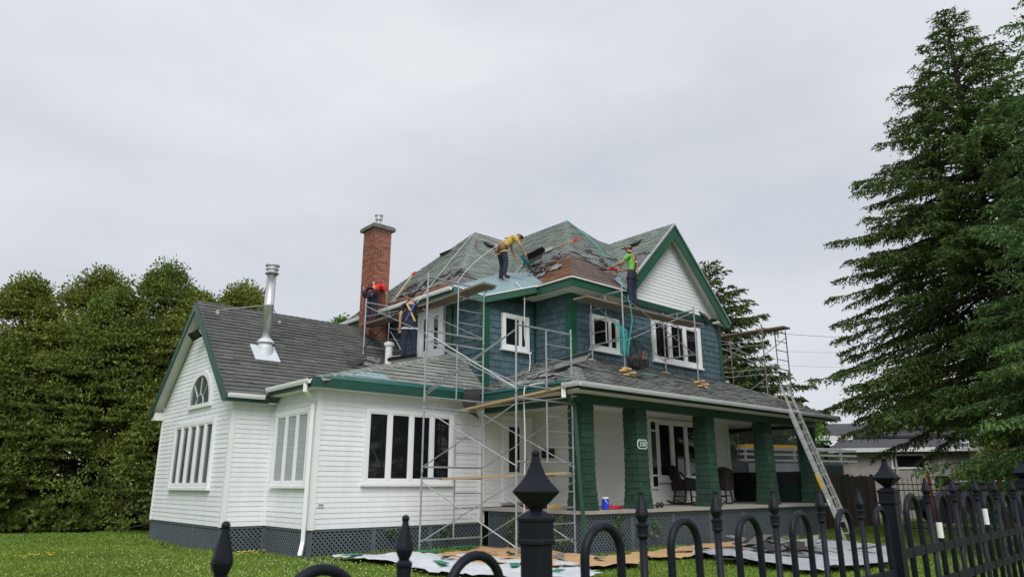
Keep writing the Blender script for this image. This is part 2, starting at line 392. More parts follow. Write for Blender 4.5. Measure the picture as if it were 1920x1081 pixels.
# corner posts
def post(name, x0, y0, x1, y1, z0, z1, mat='white_trim'): return MB().box((x0,y0,z0),(x1,y1,z1)).build(name, mat, house)
post('corner_post', 6.655, 13.475, 6.76, 13.56, FL-.01, WT+.06); post('corner_post', 5.715, 15.625, 5.82, 15.71, FL-.01, WT+.06)
post('corner_post', 6.62, 15.615, 6.685, 15.68, FL, WT+.05); post('corner_post', 5.715, 20.57, 5.80, 20.66, FL-.01, WT+.1)
post('corner_post', 10.90, 13.46, 11.06, 13.56, FL-.01, WT+.1)
# main house: ground floor walls under the porch
wF = wall('porch_door_wall', [(11.06,13.5,.9),(12.78,13.5,.9),(12.78,13.5,3.75),(11.06,13.5,3.75)], X, 'siding_porch')
wG = wall('porch_return_wall', [(12.78,13.5,.9),(12.78,12.15,.9),(12.78,12.15,3.75),(12.78,13.5,3.75)], -Y, 'siding_porch')
wH = wall('porch_front_wall', [(12.78,12.15,.9),(19.62,12.15,.9),(19.62,12.15,3.75),(12.78,12.15,3.75)], X, 'siding_porch')
MB().poly([(19.62,12.15,.0),(19.62,21,.0),(19.62,21,6.4),(19.62,12.15,6.4)], .1).build('house_right_wall', 'blue_shingle', house)
MB().poly([(19.62,21,.0),(11.02,21,.0),(11.02,21,6.4),(19.62,21,6.4)], .1).build('house_back_wall', 'blue_shingle', house)
post('corner_post', 12.75, 12.12, 12.84, 12.2, .9, 3.7); post('corner_post', 19.56, 12.12, 19.66, 12.2, .9, 3.7)
# upper floor: stained wood shingles
def shwall(name, pts, U, mx=300, seed=1):
    wl = MB().poly(pts, .10).build(name, 'blue_shingle', house)
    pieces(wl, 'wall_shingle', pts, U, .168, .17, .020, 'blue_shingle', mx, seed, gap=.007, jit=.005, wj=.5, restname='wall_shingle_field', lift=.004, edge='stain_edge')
    return wl
UT = 6.36
shwall('upper_left_wall', [(11.02,21,4.2),(11.02,13.5,3.6),(11.02,13.5,UT-.25),(11.02,21,UT)], -Y, 300, 3)
shwall('upper_notch_wall', [(11.02,13.5,3.6),(12.78,13.5,4.4),(12.78,13.5,UT),(11.02,13.5,UT-.05)], X, 300, 4)
shwall('upper_return_wall', [(12.78,13.5,4.4),(12.78,12.15,4.4),(12.78,12.15,UT),(12.78,13.5,UT)], -Y, 300, 5)
shwall('upper_front_wall', [(12.78,12.15,4.4),(19.62,12.15,4.4),(19.62,12.15,UT+.1),(12.78,12.15,UT)], X, 300, 6)
# green corner boards and frieze
def gbox(name, a, b, mat='green_trim'): return MB().box(a, b).build(name, mat, house)
gbox('corner_board', (10.985,13.465,3.55), (11.02+.16,13.50,UT-.2)); gbox('corner_board', (10.985,13.502,3.75), (11.018,13.50+.14,UT-.2))
gbox('corner_board', (12.745,12.115,4.45), (12.78+.17,12.15,UT)); gbox('corner_board', (12.745,12.152,4.45), (12.778,12.15+.17,UT))
gbox('corner_board', (19.47,12.115,4.42), (19.66,12.15,UT), 'green_dark'); gbox('corner_board', (12.735,13.42,4.5), (12.775,13.50,UT), 'green_dark')
gbox('frieze_board', (12.96,12.12,UT-.16), (14.3,12.15,UT-.003), 'green_dark'); gbox('frieze_board', (12.745,12.33,UT-.2), (12.775,13.41,UT-.003), 'green_dark')
gbox('frieze_board', (11.2,13.465,UT-.34), (12.73,13.50,UT-.06), 'green_dark')
gbox('gable_band', (14.3,12.10,UT-.07), (19.64,12.15,UT+.10), 'green_dark')
# white gable wall
gw = [(14.62,12.14,6.48),(19.5,12.14,6.48),(17.06,12.14,8.78)]
wl = MB().poly(gw, .06).build('gable_wall', 'white_trim', house); pieces(wl, 'siding_board', gw, X, .108, None, .014, 'siding', lift=.004)
gv = MB().box((16.86,12.095,8.38),(17.26,12.13,8.42)); gv.box((16.90,12.095,8.42),(17.22,12.12,8.62)); gv.build('gable_vent', 'soffit', house)

# ------------------------------------------------------------------ roofs
def roof(name, pts, U, mat, exp=.142, wid=.32, mx=0, seed=1, skip=None, th=.024, deck='tar_paper', jit=.010):
    d = MB().poly(pts, .05).build(name, deck, house)
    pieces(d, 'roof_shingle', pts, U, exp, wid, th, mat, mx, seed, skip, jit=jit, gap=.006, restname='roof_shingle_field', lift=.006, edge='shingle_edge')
    return d
def caps(parent, p, q, n1, n2, mat, w=.13, step=.145, th=.016, seed=1):
    rng = random.Random(seed); p, q = Vector(p), Vector(q); d = (q-p).normalized(); L = (q-p).length; n1, n2 = Vector(n1).normalized(), Vector(n2).normalized()
    up = (n1+n2).normalized(); a = n1.cross(d).normalized(); b = n2.cross(d).normalized()
    if a.dot(up) > 0: a = -a
    if b.dot(up) > 0: b = -b
    t = 0.
    while t < L - .03:
        e = min(t+step*1.25, L); j = rng.uniform(-.006, .006); k1 = th*1.9; k2 = th*.7
        c0, c1 = p+d*t+up*k1, p+d*e+up*k2
        vs_ = [c0+a*w, c0+a*.012+up*.004, c0+b*.012+up*.004, c0+b*(w+j), c1+a*w, c1+a*.012+up*.004, c1+b*.012+up*.004, c1+b*(w+j)]
        lo = [x - up*th*1.6 for x in vs_[:4]]
        mobj('cap_shingle', vs_+lo, [(0,1,5,4),(1,2,6,5),(2,3,7,6),(8,9,1,0),(9,10,2,1),(10,11,3,2)], mat, parent); t += step
R_ = random.Random(5)
WZ = 3.28; WS = (5.85-3.28)/(18.14-15.4)
def wskip(p):     # two torn places on the wing roof below the scaffold foot
    return (p - V3(9.3,16.4,4.2)).length < .30 or (p - V3(9.75,16.75,4.5)).length < .22
rw = roof('wing_roof_front', [(5.47,15.4,WZ),(11.02,15.4,WZ),(11.02,18.14,5.85),(5.47,18.14,5.85)], X, 'roof_grey', .142, .33, 300, 11, wskip)
roof('wing_roof_back', [(11.02,20.88,WZ),(5.47,20.88,WZ),(5.47,18.14,5.85),(11.02,18.14,5.85)], -X, 'roof_grey', .142, .33, 0, 12)
caps(rw, (5.47,18.14,5.85), (11.0,18.14,5.85), (0,-.68,.73), (0,.68,.73), 'roof_grey', .13, .19, .014, 3)
rq = roof('sunroom_roof_side', [(6.42,15.6,3.47),(6.42,13.2,3.47),(11.02,14.53,4.70),(11.02,16.91,4.70)], -Y, 'roof_green', .142, .33, 0, 13)
rs_ = roof('sunroom_roof_front', [(6.42,13.2,3.47),(11.02,13.2,3.47),(11.02,14.53,4.70)], X, 'roof_porch', .142, .33, 300, 14, lambda p: p.z < 3.60 and p.x < 10.6, deck='membrane_edge')
caps(rs_, (6.5,13.225,3.49), (11.0,14.525,4.695), (0,-.68,.73), (-.26,0,.966), 'roof_porch', .17, .17, .02, 4)
PN = (9.78, 3.40); PE = 4.50
rp = roof('porch_roof_front', [(10.48,9.78,3.40),(21.9,9.78,3.40),(19.62,12.15,PE),(12.78,12.15,PE)], X, 'roof_porch', .135, .33, 300, 15)
def pskip(p): return (p.z < 3.40+.14 + .10*math.sin(p.y*7) and p.y > 10.6) or ((p - V3(11.4,11.5,3.84)).length < .5 + .1*math.sin(9*p.y))
rpl = roof('porch_roof_side', [(10.48,13.5,3.40),(10.48,9.78,3.40),(12.78,12.15,PE),(12.78,13.5,PE)], -Y, 'roof_porch', .135, .30, 300, 16, pskip, jit=.02)
roof('porch_roof_right', [(21.9,9.78,3.40),(21.9,20,3.40),(19.62,20,PE),(19.62,12.15,PE)], Y, 'roof_porch', .135, .33, 0, 17)
caps(rp, (10.50,9.80,3.41), (12.76,12.13,PE-.01), (-.43,0,.9), (0,-.42,.9), 'roof_porch', .17, .12, .016, 5)
caps(rp, (21.88,9.80,3.41), (19.64,12.13,PE-.01), (0,-.42,.9), (.43,0,.9), 'roof_porch', .15, .13, .014, 6)
# main roofs
EZ = 6.28
def lskip(p):     # stripped strip above the left gutter
    if p.y < 15.0: return p.z < 7.05
    return p.z < EZ + .50 + .16*math.sin(p.y*2.3) + .05*math.sin(p.y*11) - (.25 if p.y > 17.2 else 0)
ml = roof('main_roof_left', [(10.45,20.1,EZ),(10.45,14.0,EZ),(13.5,17.05,9.33)], -Y, 'roof_green', .128, .33, 300, 21, lskip, deck='tar_paper')
mf = roof('main_roof_front', [(10.45,14.0,EZ),(15.8,14.0,EZ),(15.8,17.05,9.33),(13.5,17.05,9.33)], X, 'roof_green', .128, .33, 120, 22, lambda p: p.z < 6.85)
roof('main_roof_back', [(15.8,20.1,EZ),(10.45,20.1,EZ),(13.5,17.05,9.33),(15.8,17.05,9.33)], -X, 'roof_green', .2, .5, 0, 23)
caps(ml, (11.3,14.86,7.14), (13.5,17.05,9.33), (-.7,0,.7), (0,-.7,.7), 'roof_green', .15, .13, .018, 7)
caps(ml, (10.47,20.08,EZ+.02), (13.5,17.05,9.33), (-.7,0,.7), (0,.7,.7), 'roof_green', .14, .15, .014, 8)
caps(mf, (13.5,17.05,9.33), (15.2,17.05,9.33), (0,-.7,.7), (0,.7,.7), 'roof_green', .13, .19, .014, 9)
EW = 6.37
def xskip(p):     # stripped lower part of the front wing, left side
    lim = 7.62 - .55*max(0, p.y-12.95) + .07*math.sin(p.y*9)
    return (p.z < lim and p.y < 15.0)
def yskip(p): return p.z < 7.68 - .50*max(0, p.x-13.7) + .05*math.sin(p.x*10) and p.x < 16
wx = roof('front_roof_left', [(12.3,20,EW),(12.3,11.62,EW),(15.54,14.88,9.62),(15.54,20,9.62)], -Y, 'roof_green', .122, .33, 240, 24, xskip, deck='tar_paper')
wy = roof('front_roof_hip', [(12.3,11.62,EW),(14.45,11.62,EW),(17.0,14.17,8.92),(16.25,14.17,8.92),(15.54,14.88,9.62)], X, 'roof_green', .122, .33, 200, 25, yskip, deck='tar_paper')
roof('front_roof_right', [(18.8,11.9,EW),(18.8,20,EW),(15.54,20,9.62),(15.54,14.88,9.62)], Y, 'roof_green', .2, .5, 0, 26)
caps(wx, (13.68,13.0,7.75), (15.54,14.88,9.62), (-.7,0,.7), (0,-.7,.7), 'roof_green', .15, .12, .018, 10)
caps(wx, (15.54,14.88,9.62), (15.54,19.9,9.62), (-.7,0,.7), (.7,0,.7), 'roof_green', .13, .19, .014, 11)
caps(wy, (16.25,14.17,8.92), (15.54,14.88,9.62), (0,-.7,.7), (.7,0,.7), 'roof_green', .13, .14, .014, 12)
def gskip(p): return p.x < 16.0 and p.y < 12.9 and p.z < 7.95 + .08*math.sin(p.y*12)
gl = roof('gable_roof_left', [(14.42,17,6.41),(14.42,11.85,6.41),(17.06,11.85,9.05),(17.06,17,9.05)], -Y, 'roof_green', .122, .33, 240, 27, gskip)
roof('gable_roof_right', [(19.72,11.85,6.41),(19.72,18,6.41),(17.06,18,9.05),(17.06,11.85,9.05)], Y, 'roof_green', .2, .5, 0, 28)
caps(gl, (17.06,11.85,9.05), (17.06,14.3,9.05), (-.7,0,.7), (.7,0,.7), 'roof_green', .13, .19, .014, 13)
# bare boards where the shingles are off: hip and left side of the front wing, strip over the left gutter
def boards(parent, pts, U, mat, wd, seed, keep):
    pieces(parent, 'deck_board', pts, U, wd, 1.6, .010, mat, 300, seed, lambda p: not keep(p), jit=.002, wj=.4, lift=.003)
boards(wx, [(12.3,13.3,EW),(12.3,11.62,EW),(14.2,13.53,8.27),(14.2,15,8.27)], -Y, 'deck_brown', .11, 31, lambda p: p.z < 7.66 - .55*max(0, p.y-12.9) and p.y < 13.35 - .25*math.sin(p.z*6))
boards(wy, [(12.3,11.62,EW),(14.45,11.62,EW),(15.6,12.8,7.55),(13.8,13.1,7.85)], X, 'deck_grey', .10, 32, lambda p: p.z < 7.70 - .50*max(0, p.x-13.7))
boards(ml, [(10.45,19,EZ),(10.45,14.4,EZ),(11.3,15.2,7.13),(11.3,18.6,7.13)], -Y, 'deck_brown', .12, 33, lambda p: lskip(p) and p.z < 6.60)
# blue underlay over the low corner roof
tip, J, Vt, E1 = V3(10.98,13.40,6.03), V3(12.27,12.87,6.41), V3(13.02,15.1,7.42), V3(10.42,13.98,6.31)
rg = random.Random(9); m = MB(); n_ = 14; grid = []
for i in range(n_+1):
    a = tip.lerp(J, i/n_); b = E1.lerp(Vt, i/n_) if False else (E1.lerp(Vt, min(1, i/n_*1.0)))
    row = []
    for j in range(n_+1):
        p = a.lerp(b, j/n_); s_ = i/n_; t_ = j/n_
        p += Z*(.05*math.sin(math.pi*s_)*math.sin(math.pi*t_) + rg.uniform(-.008, .008)); row.append(p)
    grid.append(row)
vv = [p for r in grid for p in r]; ff = [(i*(n_+1)+j, (i+1)*(n_+1)+j, (i+1)*(n_+1)+j+1, i*(n_+1)+j+1) for i in range(n_) for j in range(n_)]
mm_ = mobj('underlay_sheet', vv, ff, 'membrane', house, True)
m = MB().poly([J+Z*.005, V3(12.34,11.95+.75,6.47), V3(13.05,14.0,7.19), Vt], .01); m.build('underlay_sheet', 'membrane', house)
# ------------------------------------------------------------------ fascias, soffits, gutters
def fascia(p, q, out, top, bot, mat='green_trim', th=.035, name='fascia_board'):
    p, q = Vector(p), Vector(q); return MB().extr([(0,bot),(0,top),(th,top),(th,bot)], p, q, out).build(name, mat, house)
def drip(p, q, out, z=0, mat='white_trim'): return MB().extr([(-.03,.0),(-.03,.03),(.06,.018),(.06,-.012)], Vector(p)+Z*z, Vector(q)+Z*z, out).build('drip_edge', mat, house)
def soffit(pts, mat='soffit', th=.02): return MB().poly(pts, th).build('soffit', mat, house)
GP = [(0,0),(.03,-.095),(.08,-.095),(.10,-.05),(.105,0),(.095,0),(.08,-.02),(.01,-.02)]
def gutter(p, q, out, mat='white_trim'): return fixn(MB().extr(GP, p, q, out).build('gutter', mat, house))
# front wing
fascia((12.3,11.62,EW), (14.5,11.62,EW), -Y, -.01, -.21); fascia((12.3,13.0,EW), (12.3,11.60,EW), -X, -.01, -.21)
drip((12.27,11.60,EW), (14.5,11.60,EW), -Y); drip((12.27,12.95,EW), (12.27,11.58,EW), -X)
soffit([(12.3,11.62,EW-.2),(12.3,13.5,EW-.2),(12.78,13.5,EW-.2),(12.78,12.15,EW-.2),(14.6,12.15,EW-.2),(14.6,11.62,EW-.2)])
# low corner eave
fd = (J-tip); fn = V3(fd.y, -fd.x, 0).normalized()
if fn.y > 0: fn = -fn
m = MB(); m.frame(tip-Z*.19+fn*.0, fd, fn*.035, Z*.165); m.build('fascia_board', 'green_trim', house)
m = MB(); m.frame(tip-Z*.022+fn*.0, fd, fn*.06, Z*.028); m.build('drip_edge', 'white_trim', house)
fd2 = (tip-E1); f2 = V3(-1,-.5,0).normalized()
m = MB(); m.frame(E1-Z*.19, fd2, f2*.03, Z*.16); m.build('fascia_board', 'membrane_edge', house)
m = MB(); m.frame(E1-Z*.025, fd2, f2*.05, Z*.024); m.build('drip_edge', 'white_trim', house)
soffit([tip-Z*.19, J-Z*.19, V3(12.3,13.5,6.2), V3(11.05,13.5,6.06)], 'green_dark'); soffit([E1-Z*.19, tip-Z*.19, V3(11.02,13.6,5.97), V3(11.02,14.0,6.1)], 'green_dark')
# left gutter, interrupted by the chimney
fascia((10.45,17.5,EZ), (10.45,14.0,EZ), -X, -.02, -.2); gutter((10.415,17.72,EZ+.015), (10.415,14.05,EZ+.015), -X)
fascia((10.45,20.1,EZ), (10.45,18.45,EZ), -X, -.02, -.2); gutter((10.415,20.1,EZ+.015), (10.415,18.5,EZ+.015), -X)
soffit([(10.45,20.1,EZ-.2),(11.02,20.1,EZ-.2),(11.02,13.9,EZ-.2),(10.45,14.0,EZ-.2)])
# front gable
def rake(p, q, out, wd, th, mat, name, off=0.):
    p, q, out = Vector(p), Vector(q), Vector(out); d = (q-p).normalized(); nrm = out.cross(d)
    if nrm.z > 0: nrm = -nrm
    return p, q, d, nrm
def rakeboard(name, low, peak, out, wd, mat, off=0., th=.035, lowcut=True, drop=0.):
    """vertical-plane board under a sloping roof edge, plumb cut at the peak and at the foot"""
    low, peak, out = Vector(low), Vector(peak), Vector(out); sl = (peak.z-low.z)/((peak-low).xy.length); hv = wd*math.sqrt(1+sl*sl)
    O = [low+Z*(-drop), peak+Z*(-drop), peak-Z*(hv+drop), low-Z*(hv+drop)]
    h = (peak-low); h.z = 0; h.normalize()
    if lowcut: O[3] = low - Z*(wd*.55+drop); O.append(O[3]); O[3] = low + h*(wd*.55/sl if False else (hv-wd*.55)/sl) - Z*(wd*.55+drop)
    a = [p+out*(off+th) for p in O]; b = [p+out*off for p in O]; k = len(O)
    return fixn(mobj(name, a+b, [tuple(range(k)), tuple(reversed(range(k, 2*k)))] + [(i, k+i, k+(i+1) % k, (i+1) % k) for i in range(k)], mat, house))
pk = V3(17.06,11.85,9.05)
rakeboard('rake_board', (14.42,11.85,6.41), pk, -Y, .30, 'green_trim', drop=.05); rakeboard('rake_board', (19.74,11.85,6.39), pk, -Y, .30, 'green_trim', drop=.05)
for lo in (V3(14.40,11.85,6.39), V3(19.76,11.85,6.37)):
    m = MB(); d = pk-lo; m.frame(lo-Z*.05-Y*.075, d, Y*.10, Z*.055); m.build('drip_edge', 'galv', house)
soffit([(14.6,11.87,6.44),(17.06,11.87,8.90),(17.06,12.14,8.90),(14.6,12.14,6.44)]); soffit([(17.06,11.87,8.90),(19.56,11.87,6.36),(19.56,12.14,6.36),(17.06,12.14,8.90)])
m = MB(); m.box((19.2,11.9,6.30),(19.70,12.1,6.36)); m.build('soffit', 'soffit', house)
# porch eaves
gutter((10.44,9.76,3.41), (21.95,9.76,3.41), -Y, 'gutter_grey'); gutter((10.44,10.15,3.41), (10.44,9.655,3.41), -X, 'gutter_grey')
fascia((10.5,9.80,3.4), (21.9,9.80,3.4), -Y, -.02, -.14, 'green_dark', .03)
m = MB(); m.frame((10.50,10.12,3.27), (0,3.1,0), (-.04,0,0), (0,0,.14)); m.build('fascia_board', 'green_wing', house)
m = MB(); m.poly([(10.44,10.12,3.43),(10.44,13.1,3.43),(10.70,13.1,3.535),(10.70,10.12,3.535)][::-1], .01); m.build('eave_membrane', 'membrane_edge', house)
soffit([(10.5,9.8,3.27),(10.5,13.5,3.27),(11.0,13.5,3.27),(11.0,9.8,3.27)]); soffit([(11.0,9.8,3.27),(11.0,10.36,3.27),(21.9,10.36,3.27),(21.9,9.8,3.27)], 'soffit')
MB().box((11.0,10.36,3.20),(21.8,12.14,3.225)).build('porch_ceiling', 'soffit', house); MB().box((11.0,12.15,3.20),(12.77,13.49,3.225)).build('porch_ceiling', 'soffit', house)
MB().box((19.64,12.15,3.20),(21.8,20,3.225)).build('porch_ceiling', 'soffit', house)
MB().box((11.02,10.28,3.08),(21.6,10.50,3.265)).build('porch_beam', 'green_dark', house); MB().box((11.02,10.52,3.08),(11.24,13.45,3.265)).build('porch_beam', 'green_dark', house)
MB().box((21.4,10.52,3.08),(21.6,19.9,3.265)).build('porch_beam', 'green_dark', house)
# sunroom and wing eaves
m = MB(); m.frame((6.40,13.17,3.29), (4.62,0,0), (0,.035,0), (0,0,.195)); m.build('fascia_board', 'green_wing', house)
m = MB(); m.poly([(6.44,13.16,3.487),(10.6,13.16,3.487),(10.6,13.36,3.64),(7.2,13.36,3.64)], .012); m.build('eave_membrane', 'membrane_edge', house)
m = MB(); m.poly([(7.0,13.33,3.625),(8.3,13.33,3.625),(8.1,13.46,3.745),(7.4,13.46,3.745)], .008); m.build('eave_membrane', 'membrane_pale', house)
fascia((6.42,15.42,3.29), (6.42,13.18,3.29), -X, .17, .0, 'green_wing', .03); gutter((6.39,15.32,3.46), (6.39,13.28,3.46), -X)
fascia((5.47,15.42,3.28), (6.42,15.42,3.28), -Y, -.02, -.15, 'green_wing', .03); gutter((5.50,15.40,3.30), (6.30,15.40,3.30), -Y)
soffit([(6.42,13.2,3.29),(6.42,13.5,3.29),(11.0,13.5,3.29),(11.0,13.2,3.29)]); soffit([(6.42,13.5,3.29),(6.42,15.4,3.29),(6.68,15.4,3.29),(6.68,13.5,3.29)])
soffit([(5.5,15.42,3.14),(5.5,15.65,3.14),(6.66,15.65,3.14),(6.66,15.42,3.14)])
wp = V3(5.47,18.14,5.85)
rakeboard('rake_board', (5.47,15.36,3.24), wp, -X, .17, 'green_wing', drop=.02); rakeboard('rake_board', (5.47,20.92,3.24), wp, -X, .17, 'green_wing', drop=.02)
soffit([(5.49,15.45,3.20),(5.49,18.14,5.74),(5.74,18.14,5.74),(5.74,15.45,3.20)]); soffit([(5.49,18.14,5.74),(5.49,20.83,3.20),(5.74,20.83,3.20),(5.74,18.14,5.74)])
MB().box((5.50,20.55,3.06),(5.76,20.88,3.26)).build('eave_return', 'soffit', house)
# downspouts
def spout(pts, mat, r=.038):
    m = MB()
    for p, q in zip(pts, pts[1:]): m.bar(p, Vector(q)+(Vector(q)-Vector(p)).normalized()*.02, r*2, r*1.6, (1,1,0))
    return m.build('downspout', mat, house)
spout([(6.33,13.42,3.36),(6.33,13.42,3.22),(6.60,13.58,3.02),(6.60,13.58,.32),(6.52,13.50,.10)], 'white_trim')
spout([(10.42,10.15,3.31),(10.46,10.15,3.20),(10.86,10.28,3.0),(10.92,10.20,1.0),(10.96,10.16,.6),(10.96,10.12,.2)], 'green_dark'); spout([(10.96,10.12,.22),(10.80,10.02,.10)], 'white_trim', .05)
spout([(10.42,10.16,3.33),(10.42,10.16,3.14)], 'white_trim', .045)
spout([(10.95,14.85,6.05),(10.95,14.83,4.72)], 'green_dark', .045)
spout([(10.97,13.43,3.2),(10.97,13.43,.95)], 'white_trim', .03)
# loose tar paper flap at the roof junction
m = MB(); pr = [(10.10,13.05,3.55),(10.02,12.98,3.42),(9.96,12.95,3.22),(10.05,12.95,3.02),(10.28,12.98,2.96)]; q_ = [(10.9,13.0,3.62),(10.62,12.92,3.40),(10.34,12.93,3.20),(10.34,12.93,3.04),(10.46,12.95,2.86)]
for i in range(len(pr)-1): m.poly([pr[i], pr[i+1], q_[i+1], q_[i]], .01)
m.build('loose_felt', 'tar_back', house)
# ------------------------------------------------------------------ windows and doors (parts of the house)
def window(O, U, wd, ht, cells, fw=.07, proud=.05, mull=.06, casing=True, glass='glass', sill=True, name='window', inner=None):
    """O lower-left corner on the wall plane, U to the right seen from outside; cells = relative widths of the panes"""
    O, U = Vector(O), Vector(U); nn = U.cross(Z)          # outward
    def bx(m, u0, v0, u1, v1, n0, n1): return m.frame(O+U*u0+Z*v0+nn*n0, U*(u1-u0), nn*(n1-n0), Z*(v1-v0))
    m = MB(); bx(m, 0,0,fw,ht,0,proud); bx(m, wd-fw,0,wd,ht,0,proud); bx(m, fw,0,wd-fw,fw,0,proud-.004); bx(m, fw,ht-fw,wd-fw,ht,0,proud-.004)
    win = m.build(name, 'white_frame', house)
    if sill: s_ = MB(); bx(s_, -.04,-.05,wd+.04,-.002,0,proud+.03); s_.build('sill', 'white_frame', win)
    iw = wd-2*fw-(len(cells)-1)*mull; tot = sum(cells); u = fw
    for i, c in enumerate(cells):
        cw = iw*c/tot; sf = .035
        g_ = MB(); bx(g_, u,fw,u+cw,fw+.0001,0,0)
        s_ = MB(); bx(s_, u+.003,fw,u+sf,ht-fw,.012,proud-.014); bx(s_, u+cw-sf,fw,u+cw-.003,ht-fw,.012,proud-.014); bx(s_, u+sf,fw,u+cw-sf,fw+sf,.012,proud-.016); bx(s_, u+sf,ht-fw-sf,u+cw-sf,ht-fw,.012,proud-.016)
        s_.build('sash', 'white_frame', win)
        p_ = MB(); bx(p_, u+sf*.8,fw+sf*.8,u+cw-sf*.8,ht-fw-sf*.8,.018,.026); p_.build('pane', glass, win)
        if i < len(cells)-1: s_ = MB(); bx(s_, u+cw,fw,u+cw+mull,ht-fw,.0,proud-.002); s_.build('mullion', 'white_frame', win)
        u += cw+mull
    return win
window((7.77,13.49,1.42), X, 2.31, 1.56, [1,1,1,1], .075, .06, .07)
window((6.67,15.40,1.38), -Y, 1.66, 1.54, [1,1,1], .07, .06, .06, glass='glass_lined')
window((5.73,19.28,1.33), -Y, 2.77, 1.52, [1,1,1,1,1], .08, .07, .10, glass='glass_side')
w1_ = window((13.46,12.14,4.79), X, 1.13, .93, [2.4,1], .085, .075, .02)
w2_ = window((16.07,12.14,4.79), X, 2.35, 1.24, [1,1,1], .10, .08, .09)
w3_ = window((11.58,13.49,4.76), X, .93, .93, [2.6,1], .085, .075, .02)
window((15.98,12.14,1.52), X, 2.75, 1.62, [1.0,1,1,1], .10, .07, .10)
# sidelight with dark green panels beside the porch window
m = MB(); m.box((15.70,12.08,1.30),(15.98,12.14,3.14)); sl = m.build('window_shutter', 'white_frame', house)
for z0, z1 in ((1.36,1.62),(1.67,2.80),(2.85,3.06)): MB().box((15.745,12.07,z0),(15.935,12.082,z1)).build('shutter_panel', 'glass_green', sl)
# half round gable window
def arch():
    c = V3(5.735, 17.75, 3.26); nn = -X; U = -Y; ro, ri = .80, .69; n = 28; m = MB()
    def ring(r0, r1, d0, d1):
        vs_ = []; fs = []
        for i in range(n+1):
            t = math.pi*i/n; e = U*(-math.cos(t)) + Z*math.sin(t)*1.0
            vs_ += [c+e*r0+nn*d0, c+e*r1+nn*d0, c+e*r1+nn*d1, c+e*r0+nn*d1]
        for i in range(n):
            k = 4*i; fs += [(k+j, k+(j+1) % 4, k+4+(j+1) % 4, k+4+j) for j in range(4)]
        m.add(vs_, fs)
    ring(ri, ro, 0, .07); m.frame(c-U*ro+nn*0-Z*.09, U*2*ro, nn*.072, Z*.09)
    aw = fixn(m.build('arched_window', 'white_frame', house))
    vs_ = [c+nn*.03+Z*.0]; 
    for i in range(n+1): t = math.pi*i/n; vs_.append(c+nn*.03+(U*(-math.cos(t))+Z*math.sin(t))*ri)
    mobj('pane', vs_, [(0,i,i+1) for i in range(1,n+1)], 'glass_side', aw)
    m2 = MB()
    for a in (45, 90, 135):
        t = R(a); e = U*(-math.cos(t))+Z*math.sin(t); m2.bar(c+nn*.04+e*.24, c+nn*.04+e*ri, .012, .012)
    for i in range(10):
        t0, t1 = math.pi*i/10, math.pi*(i+1)/10; m2.bar(c+nn*.04+(U*(-math.cos(t0))+Z*math.sin(t0))*.24, c+nn*.04+(U*(-math.cos(t1))+Z*math.sin(t1))*.24, .012, .012, nn)
    m2.build('glazing_bar', 'white_frame', aw)
arch()
# balcony doors on the upper left wall
O = V3(11.0, 16.32, 4.60); m = MB()
def bxd(m, u0, v0, u1, v1, n0, n1): return m.frame(O-Y*u0+Z*v0-X*n0, -Y*(u1-u0), -X*(n1-n0), Z*(v1-v0))
bxd(m, 0,0,.12,1.5,0,.09); bxd(m, 1.08,0,1.2,1.5,0,.09); bxd(m, .12,1.38,1.08,1.5,0,.088); bxd(m, .12,0,1.08,.10,0,.088)
dr = m.build('balcony_door', 'white_frame', house)
for u0 in (.12, .60):
    s_ = MB(); bxd(s_, u0,.10,u0+.14,1.38,.03,.06); bxd(s_, u0+.34,.10,u0+.48,1.38,.03,.06); bxd(s_, u0+.14,.10,u0+.34,.35,.03,.058); bxd(s_, u0+.14,1.26,u0+.34,1.38,.03,.058); s_.build('door_leaf', 'white_frame', dr)
    p_ = MB(); bxd(p_, u0+.13,.34,u0+.35,1.27,.035,.042); p_.build('pane', 'glass', dr)
# porch door with its long glass
m = MB(); yD = 13.49
m.box((11.62,yD-.06,.98),(11.73,yD,3.06)); m.box((12.44,yD-.06,.98),(12.58,yD,3.06)); m.box((11.73,yD-.058,2.92),(12.44,yD,3.06))
pd = m.build('front_door', 'white_frame', house)
m = MB(); m.box((11.735,yD-.05,.99),(12.435,yD-.02,2.91)); m.build('door_leaf', 'white_trim', pd)
m = MB()
for a, b in (((11.76,yD-.062,1.66),(11.80,yD-.05,2.84)), ((12.16,yD-.062,1.66),(12.20,yD-.05,2.84)), ((11.80,yD-.062,1.66),(12.16,yD-.05,1.70)), ((11.80,yD-.062,2.80),(12.16,yD-.05,2.84))): m.box(a, b)
m.build('glass_frame', 'white_frame', pd); MB().box((11.80,yD-.056,1.70),(12.16,yD-.051,2.80)).build('pane', 'glass', pd)
m = MB(); m.lathe((12.33,yD-.05,2.02), [(.028,0),(.028,.015),(.012,.02),(.012,.045),(.03,.05),(.032,.07),(.018,.085)], 12, (0,-1,0)); m.lathe((12.33,yD-.05,1.86), [(.026,0),(.026,.015),(.03,.05),(.02,.07)], 12, (0,-1,0)); m.build('door_handle', 'galv', pd)
MB().box((11.6,yD-.14,.93),(12.6,yD+.0,.985)).build('threshold', 'concrete', pd)
